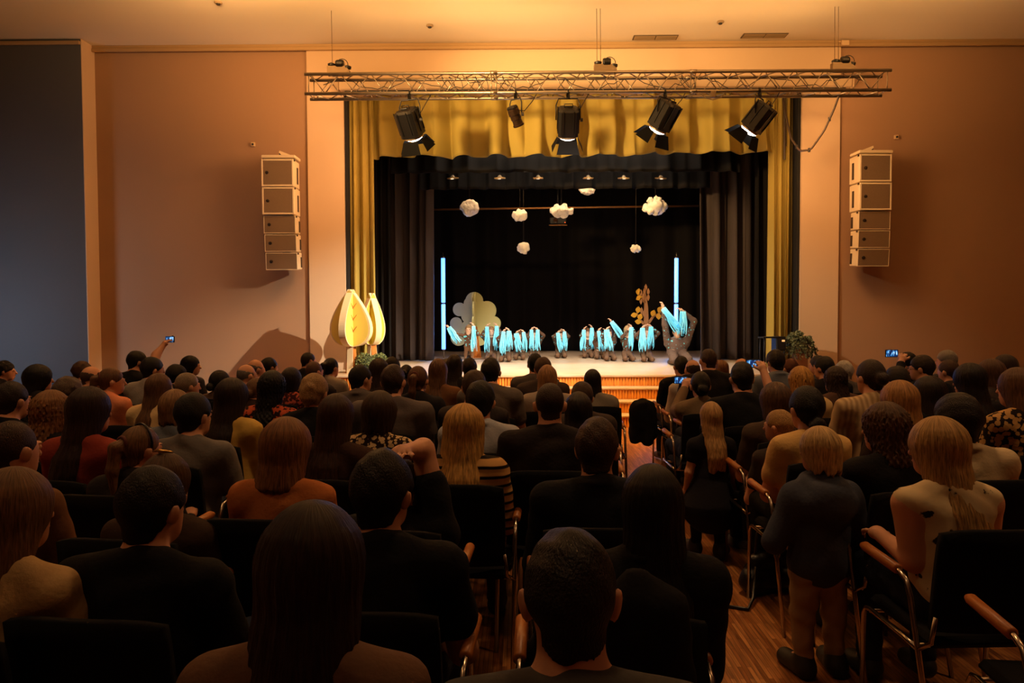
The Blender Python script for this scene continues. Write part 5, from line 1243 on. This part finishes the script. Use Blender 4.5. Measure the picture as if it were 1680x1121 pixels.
 (1342, 583, 7.80, 'curly', (70, 66, 66), ('long', (60, 58, 62)), 26, dict(t=.014), 'person with short curls lit bright blue', 'beside the ivy pedestal'),
 (1352, 584, 6.90, 'short', (34, 28, 26), ('long', (30, 28, 30)), 20, dict(t=.014), 'person with short black hair and red neck', 'before the blue lit curls'),
 (1384, 591, 7.60, 'curly', WH, ('long', (96, 88, 84)), 12, dict(t=.016), 'white haired person', 'against the bare wall beyond the brown waves'),
 (1488, 577, 7.50, 'short', (28, 24, 23), ('long', (34, 32, 34)), 16, dict(t=.022), 'person with round black head of hair', 'right behind the raised dark phone'),
 (1553, 574, 7.30, 'short', (150, 144, 138), ('long', (60, 58, 60)), 26, dict(t=.018), 'grey haired person lit blue', 'against the bare wall beyond the glasses'),
 (1556, 590, 6.70, 'short', (72, 48, 36), ('long', (50, 42, 40)), 14, dict(t=.014), 'person with short brown hair', 'just before the grey haired person'),
 (1648, 581, 7.00, 'long', (60, 44, 36), ('long', (44, 38, 38)), 20, dict(L=.30), 'person with dark streaked hair', 'against the bare wall near the right edge'),
 (8, 591, 8.00, 'curly', (30, 24, 24), ('long', (34, 30, 34)), -40, dict(t=.018), 'person with dark curls lit blue', 'farthest away at the left edge'),
 (135, 592, 7.80, 'curly', (86, 62, 46), ('long', (60, 50, 48)), -20, dict(t=.016), 'person with brown curls', 'behind the balding brown fringe'),
 (290, 597, 7.40, 'short', (26, 22, 21), ('long', (50, 46, 48)), -24, dict(t=.022), 'person with round black hair', 'beside the profile lit blue'),
 (313, 583, 7.90, 'long', (28, 24, 24), ('long', (50, 46, 50)), -60, dict(L=.24, t=.016), 'person in profile with dark hair lit blue', 'against the far wall'),
 (442, 586, 7.90, 'short', (30, 25, 24), ('long', (44, 40, 42)), -24, dict(t=.018), 'person with dark hair', 'farthest back beside the bald blue cheek'),
 (644, 585, 7.70, 'short', (42, 30, 26), ('long', (44, 40, 42)), -10, dict(t=.020), 'person with dark brown hair', 'under the dark side drape'),
 (667, 598, 7.50, 'bun', (34, 26, 24), ('long', (44, 40, 42)), -6, dict(hs=.85), 'child with small dark bun', 'between the dark side drape and brown ponytail'),
]
people = {}
# the rows are not quite straight: slide people along their own line of sight until nobody sits in another's lap
DD = [a[2] for a in A]; FIX = [('child' in a[7]) or a[2] < 2.5 or 'base' in a[7] for a in A]
def nd_(q, g_): return DD[q] + g_
def okz(i, d): z = P(A[i][0], A[i][1], d).z; return 1.07 <= z <= 1.44
for it in range(260):
    for i in range(len(A)):
        for j in range(i):
            if 'child' in A[i][7] or 'child' in A[j][7]: continue
            xi, xj = P(A[i][0], 600, DD[i]).x, P(A[j][0], 600, DD[j]).x; dx = abs(xi - xj); dy = DD[i] - DD[j]
            need = .72 if dx < .36 else (.30 if dx < .46 else 0)
            if abs(dy) < need:
                s_ = (1 if dy >= 0 else -1) * (need - abs(dy)) * .12
                for q, g_ in ((i, s_), (j, -s_)):
                    lim = .18 if A[q][2] < 3.2 else (.45 if A[q][2] < 5 else (1.3 if nd_(q, g_) > A[q][2] else .5)); nd = DD[q] + g_
                    if not FIX[q] and abs(nd - A[q][2]) < lim and nd < 9.3 and okz(q, nd): DD[q] = nd
for idx, (px, py, d, st, hc_, top, turn, o, desc, place) in enumerate(A):
    o = dict(o); dd_ = DD[idx] - d; d = DD[idx]
    for q in ('handL', 'handR', 'elL', 'elR'):
        if q in o: o[q] = (o[q][0], o[q][1], o[q][2] + dd_)
    T0 = P(px, py, d); ztop = T0.z; hs = o.get('hs', 1.0) * (.94 if d > 5.4 else 1); child = o.get('child')
    if child: hs = .84
    tt = o.get('t', TH[st])
    face = math.atan2(-(XC - T0.x), 14.0 - d) * .55
    if o.get('noyaw'): face = 0
    hy = math.degrees(face) * .8 + turn
    w = o.get('w', 1.0 if st in ('short', 'buzz', 'bald') else .88)
    hz = ztop - (.115 + tt) * hs
    T = hz - .175 * hs - .45
    lean = o.get('lean', 3)
    if child: T = max(T, .30); lean = 0; w = .68
    T = T / cos(rad(lean)) + .005
    base = Vector((T0.x, d, 0))
    rm = Matrix.Rotation(face, 3, 'Z')
    J = seated_pose(T, w, lean, None, hs)
    if child: 
        for q in list(J):
            if isinstance(J[q], np.ndarray) and q[:2] in ('hi', 'kn', 'an', 'to', 'pe'): J[q] = J[q] * V3(.8, .62, 1)
        dz = hz - J['head'][2]
        for q in list(J):
            if isinstance(J[q], np.ndarray): J[q] = J[q] + V3(0, 0, dz if q[:2] not in ('an', 'to') else dz + .1)
        base = base + Vector((0, .18, 0)); J['k'] = .7
    if 'base' in o:
        base = Vector((o['base'][0], o['base'][1], 0))
        hl = rm.inverted() @ (Vector((T0.x, d, 0)) - base); dx = hl.x; dyh = hl.y - J['head'][1]
        for q, f in (('head', 1), ('nb', .85), ('chest', .6), ('belly', .3), ('shL', .85), ('shR', .85), ('elR', .6)):
            J[q] = J[q] + V3(dx * f, dyh * f, 0)
    else:
        off = rm @ Vector(J['head']); base = base - Vector((off.x, off.y, 0))
    J['head'][2] = hz
    fine = o.get('fine', '')
    for s_ in 'LR':
        if 'hand' + s_ in o:
            h = o['hand' + s_]; hw_ = P(*h); q = rm.inverted() @ (hw_ - base); q = V3(*q)
            if 'el' + s_ in o: e = V3(*(rm.inverted() @ (P(*o['el' + s_]) - base)))
            else: e = (J['sh' + s_] + q) / 2 + V3((-.06 if s_ == 'L' else .06), .02, -.13)
            d_ = q - e; J['wr' + s_] = q - d_ / np.linalg.norm(d_) * .06; J['el' + s_] = e
    rh = (.0046 + .0009 * d); res = .012 + .0016 * d
    if child: J['k'] = .7
    ho = {k: v for k, v in o.items() if k in ('L', 't', 'z', 'tie', 'clip', 'band')}
    if 'hw' in o: ho['w'] = o['hw']
    skin = (206, 150, 116)
    bot = random.choice([(34, 38, 52), (28, 26, 28), (44, 48, 62), (60, 52, 44), (24, 24, 26)])
    b = build_person('person', J, res, rh, head_rot(hy - math.degrees(face), -2 if st != 'x' else 0), skin, top, bot, (st, hc_, ho), (26, 24, 24), fine, idx + 3, loc=base, face=face)
    tag(b, desc + ', ' + place, 'person', 'seated audience')
    if len((desc + ' ' + place).replace('-', ' ').split()) > 16: print('LONG', desc, place)
    people[desc] = (b, base, face, J, rm)
    if not child:
        cl = desc.replace('person with ', '').replace('person in ', '').replace('person ', '')
        chair(base.x, base.y, face, 'black chair under the ' + (cl if cl not in CLS else cl + ' ' + place.split(',')[0])); CLS.add(cl)
    if 'glasses' in o:
        HRg = head_rot(hy - math.degrees(face), -2); G = lambda x, y, z: J['head'] + HRg @ (V3(x, y, z) * hs)
        m = MB()
        for sg in (-1, 1):
            m.tube([G(sg * .031 + .022 * cos(a), .112, .004 + .017 * sin(a)) for a in [2 * pi * i / 12 for i in range(12)]], .002, 5, closed=True); m.tube([G(sg * .053, .11, .006), G(sg * .083, .0, .004)], .002, 5)
        m.build('glasses', dark, b, True)

PHD = {k: DD[i] for i, a in enumerate(A) for k in [a[8]]}
# an empty seat by the frame edge
chair(1.76, 2.25, rad(-6), 'empty black chair nearest the camera with its wooden armrest showing')

# ------------------------------------------------------------------ phones and the camera held up
scr = bpy.data.materials.new('phone_picture'); scr.use_nodes = True
nt = scr.node_tree; N = nt.nodes; L = nt.links; b_ = N['Principled BSDF']; b_.inputs['Base Color'].default_value = (.01, .01, .01, 1)
tc = N.new('ShaderNodeTexCoord'); n1 = N.new('ShaderNodeTexNoise'); n1.inputs['Scale'].default_value = 55; n1.inputs['Detail'].default_value = 2; mpp = N.new('ShaderNodeMapping'); mpp.inputs['Scale'].default_value = (1.4, 1, .55)
L.new(tc.outputs['Object'], mpp.inputs['Vector']); L.new(mpp.outputs['Vector'], n1.inputs['Vector'])
rp = N.new('ShaderNodeValToRGB'); e = rp.color_ramp.elements; e[0].position = .48; e[0].color = (.005, .02, .09, 1); e[1].position = .70; e[1].color = (.75, .95, 1, 1); q = e.new(.58); q.color = (.04, .30, .75, 1)
L.new(n1.outputs['Fac'], rp.inputs['Fac']); L.new(rp.outputs['Color'], b_.inputs['Emission Color']); b_.inputs['Emission Strength'].default_value = 1.1
def phone(px, py, d, w, h, lb, cam_=False):
    c = P(px, py, d); t = empty('compact_camera' if cam_ else 'smartphone', c, 0, lb, 'camera' if cam_ else 'phone')
    MB().box((0, 0, 0), (w, .022 if cam_ else .009, h), bev=.004).build('body', mat('phone_black', (14, 14, 16), .3), t)
    MB().box((0, -(.012 if cam_ else .0052), 0), (w * .88, .001, h * .84)).build('screen', scr, t)
    if cam_:
        MB().lathe([(.024, 0), (.024, .03), (.018, .034)], (.0, .012, 0), 16, Matrix.Rotation(rad(-90), 3, 'X')).build('lens', dark, t); MB().box((w * .3, 0, h / 2 + .004), (.015, .012, .008), bev=.002).build('shutter_button', chrome, t)
    else: MB().lathe([(.006, 0), (.006, .002)], (w * .4, .0045, h * .3), 10, Matrix.Rotation(rad(-90), 3, 'X')).build('camera_lens', dark, t)
phone(1236, 597, PHD['broad person in black t-shirt filming with a phone'] + .41, .122, .066, 'bright phone held up landscape by the broad person in black')
phone(1117, 624, PHD['person with black hair in a bun filming with a phone'] + .4, .125, .062, 'bright phone held up landscape behind the girl with long hair')
phone(1463, 580, PHD['person with glasses filming with a phone'] + .4, .12, .070, 'dark phone held up showing the blue stage picture by the person with glasses')
phone(279, 557, PHD['person in black raising a camera high'] + .25, .095, .066, 'small camera with lit screen raised high by the person in black', True)

# ------------------------------------------------------------------ children in the aisle
g = P(1167, 662, 4.95); gb = Vector((g.x, 4.95, 0)); gh = g.z
J = standing_pose(gh, .95, {'L': ((-.15, .0, gh * .56), (-.155, .06, gh * .42)), 'R': ((.155, -.01, gh * .57), (.17, .03, gh * .42))}, .065, .82)
J['fat'] = .62; J['anL'] = V3(-.075, .10, .06); J['toeL'] = V3(-.09, .22, .032); J['knL'] = V3(-.07, .06, .26); J['anR'] = V3(.06, -.01, .06); J['toeR'] = V3(.13, .09, .032)
girl = build_person('person', J, .012, .0085, head_rot(8, 4), (206, 150, 116), ('dress', (26, 24, 30)), (24, 22, 26), ('long', (206, 160, 104), dict(L=.44, t=.018, w=.98)), (40, 34, 34), 'LR', 71, loc=gb, face=rad(4))
tag(girl, 'girl with long fair hair and black dress standing in the aisle', 'person')
y_ = 3.34; g = P(1347, 706, y_); bb = Vector((g.x, y_, 0)); bh = g.z
J = standing_pose(bh, .98, {'L': ((-.215, .0, bh * .555), (-.13, .13, bh * .56)), 'R': ((.215, .0, bh * .565), (.12, .13, bh * .57))}, .075, .86)
J['fat'] = .72; boy = build_person('person', J, .011, .007, head_rot(22, -3), (206, 150, 116), ('hoodie', (62, 65, 78)), (150, 124, 92), ('bob', (226, 184, 122), dict(L=.125, t=.022, w=1.04)), (30, 26, 26), 'LR', 77, loc=bb, face=rad(6))
tag(boy, 'small boy in grey hoodie and khaki trousers standing in the aisle', 'person')

# ------------------------------------------------------------------ coats and bag
def coat(c, r, lb, seed, n=7):
    rg = random.Random(seed); c = V3(*c); F = Field(*[axis(c[i] - r[i] * 1.5 - .06, c[i] + r[i] * 1.5 + .06, .02, []) for i in range(3)])
    F.ell(c, r, k=.04); 
    for i in range(n):
        a = rg.uniform(-1, 1); F.cap(c + V3(a * r[0] * .8, rg.uniform(-.3, .3) * r[1], r[2] * .6), c + V3(a * r[0] * 1.05, rg.uniform(-.5, .5) * r[1], -r[2] * rg.uniform(.8, 1.15)), .05, .06, .04)
    F.wrinkle(.008, 30, seed); o = F.mesh('draped_coat', mat('coat_black', (22, 21, 24), .9, bump=.2, scale=50, spec=.15)); return tag(o, lb, 'coat', 'black coats on the chairs')
p = P(1057, 690, 7.65); coat((p.x, 7.75, .56), (.15, .10, .21), 'black coat hanging off the front chair beside the steps', 3)
p = P(1048, 960, 1.80); coat((p.x, 1.80, .76), (.11, .06, .27), 'black coat hanging over the chair of the very long black hair', 5)
p = P(1262, 925, 4.35); bag = empty('handbag', (p.x, 4.35, 0), rad(20), 'black leather handbag with loose strap on the floor beside the boy', 'bag')
F = Field(axis(-.24, .24, .012, []), axis(-.15, .15, .012, []), axis(-.02, .32, .012, [])); F.cap((-.12, 0, .08), (.12, 0, .08), .075, .075, .03); F.cap((-.10, 0, .20), (.10, 0, .20), .045, .045, .05); F.wrinkle(.006, 30, 4); F.cut((0, 0, -1), -.005)
F.mesh('bag_body', mat('black_leather', (22, 20, 20), .35, bump=.2, scale=40), bag)
MB().tube([(-.10, 0, .23), (-.09, 0, .36), (0, .0, .42), (.09, 0, .36), (.10, 0, .23)], .008, 8).build('handle', mat('black_leather', (22, 20, 20), .35, bump=.2, scale=40), bag, True)
MB().tube([(-.13, -.05, .18), (-.22, -.14, .04), (-.30, -.20, .012), (-.38, -.12, .01), (-.34, .02, .012)], .010, 8).build('strap', mat('black_leather', (22, 20, 20), .35, bump=.2, scale=40), bag, True)
MB().tube([(.02 * cos(a), -.068, .24 + .02 * sin(a)) for a in [2 * pi * i / 12 for i in range(12)]], .004, 6, closed=True).build('buckle', mat('gilt', (190, 150, 80), .3, 1.0), bag, True)
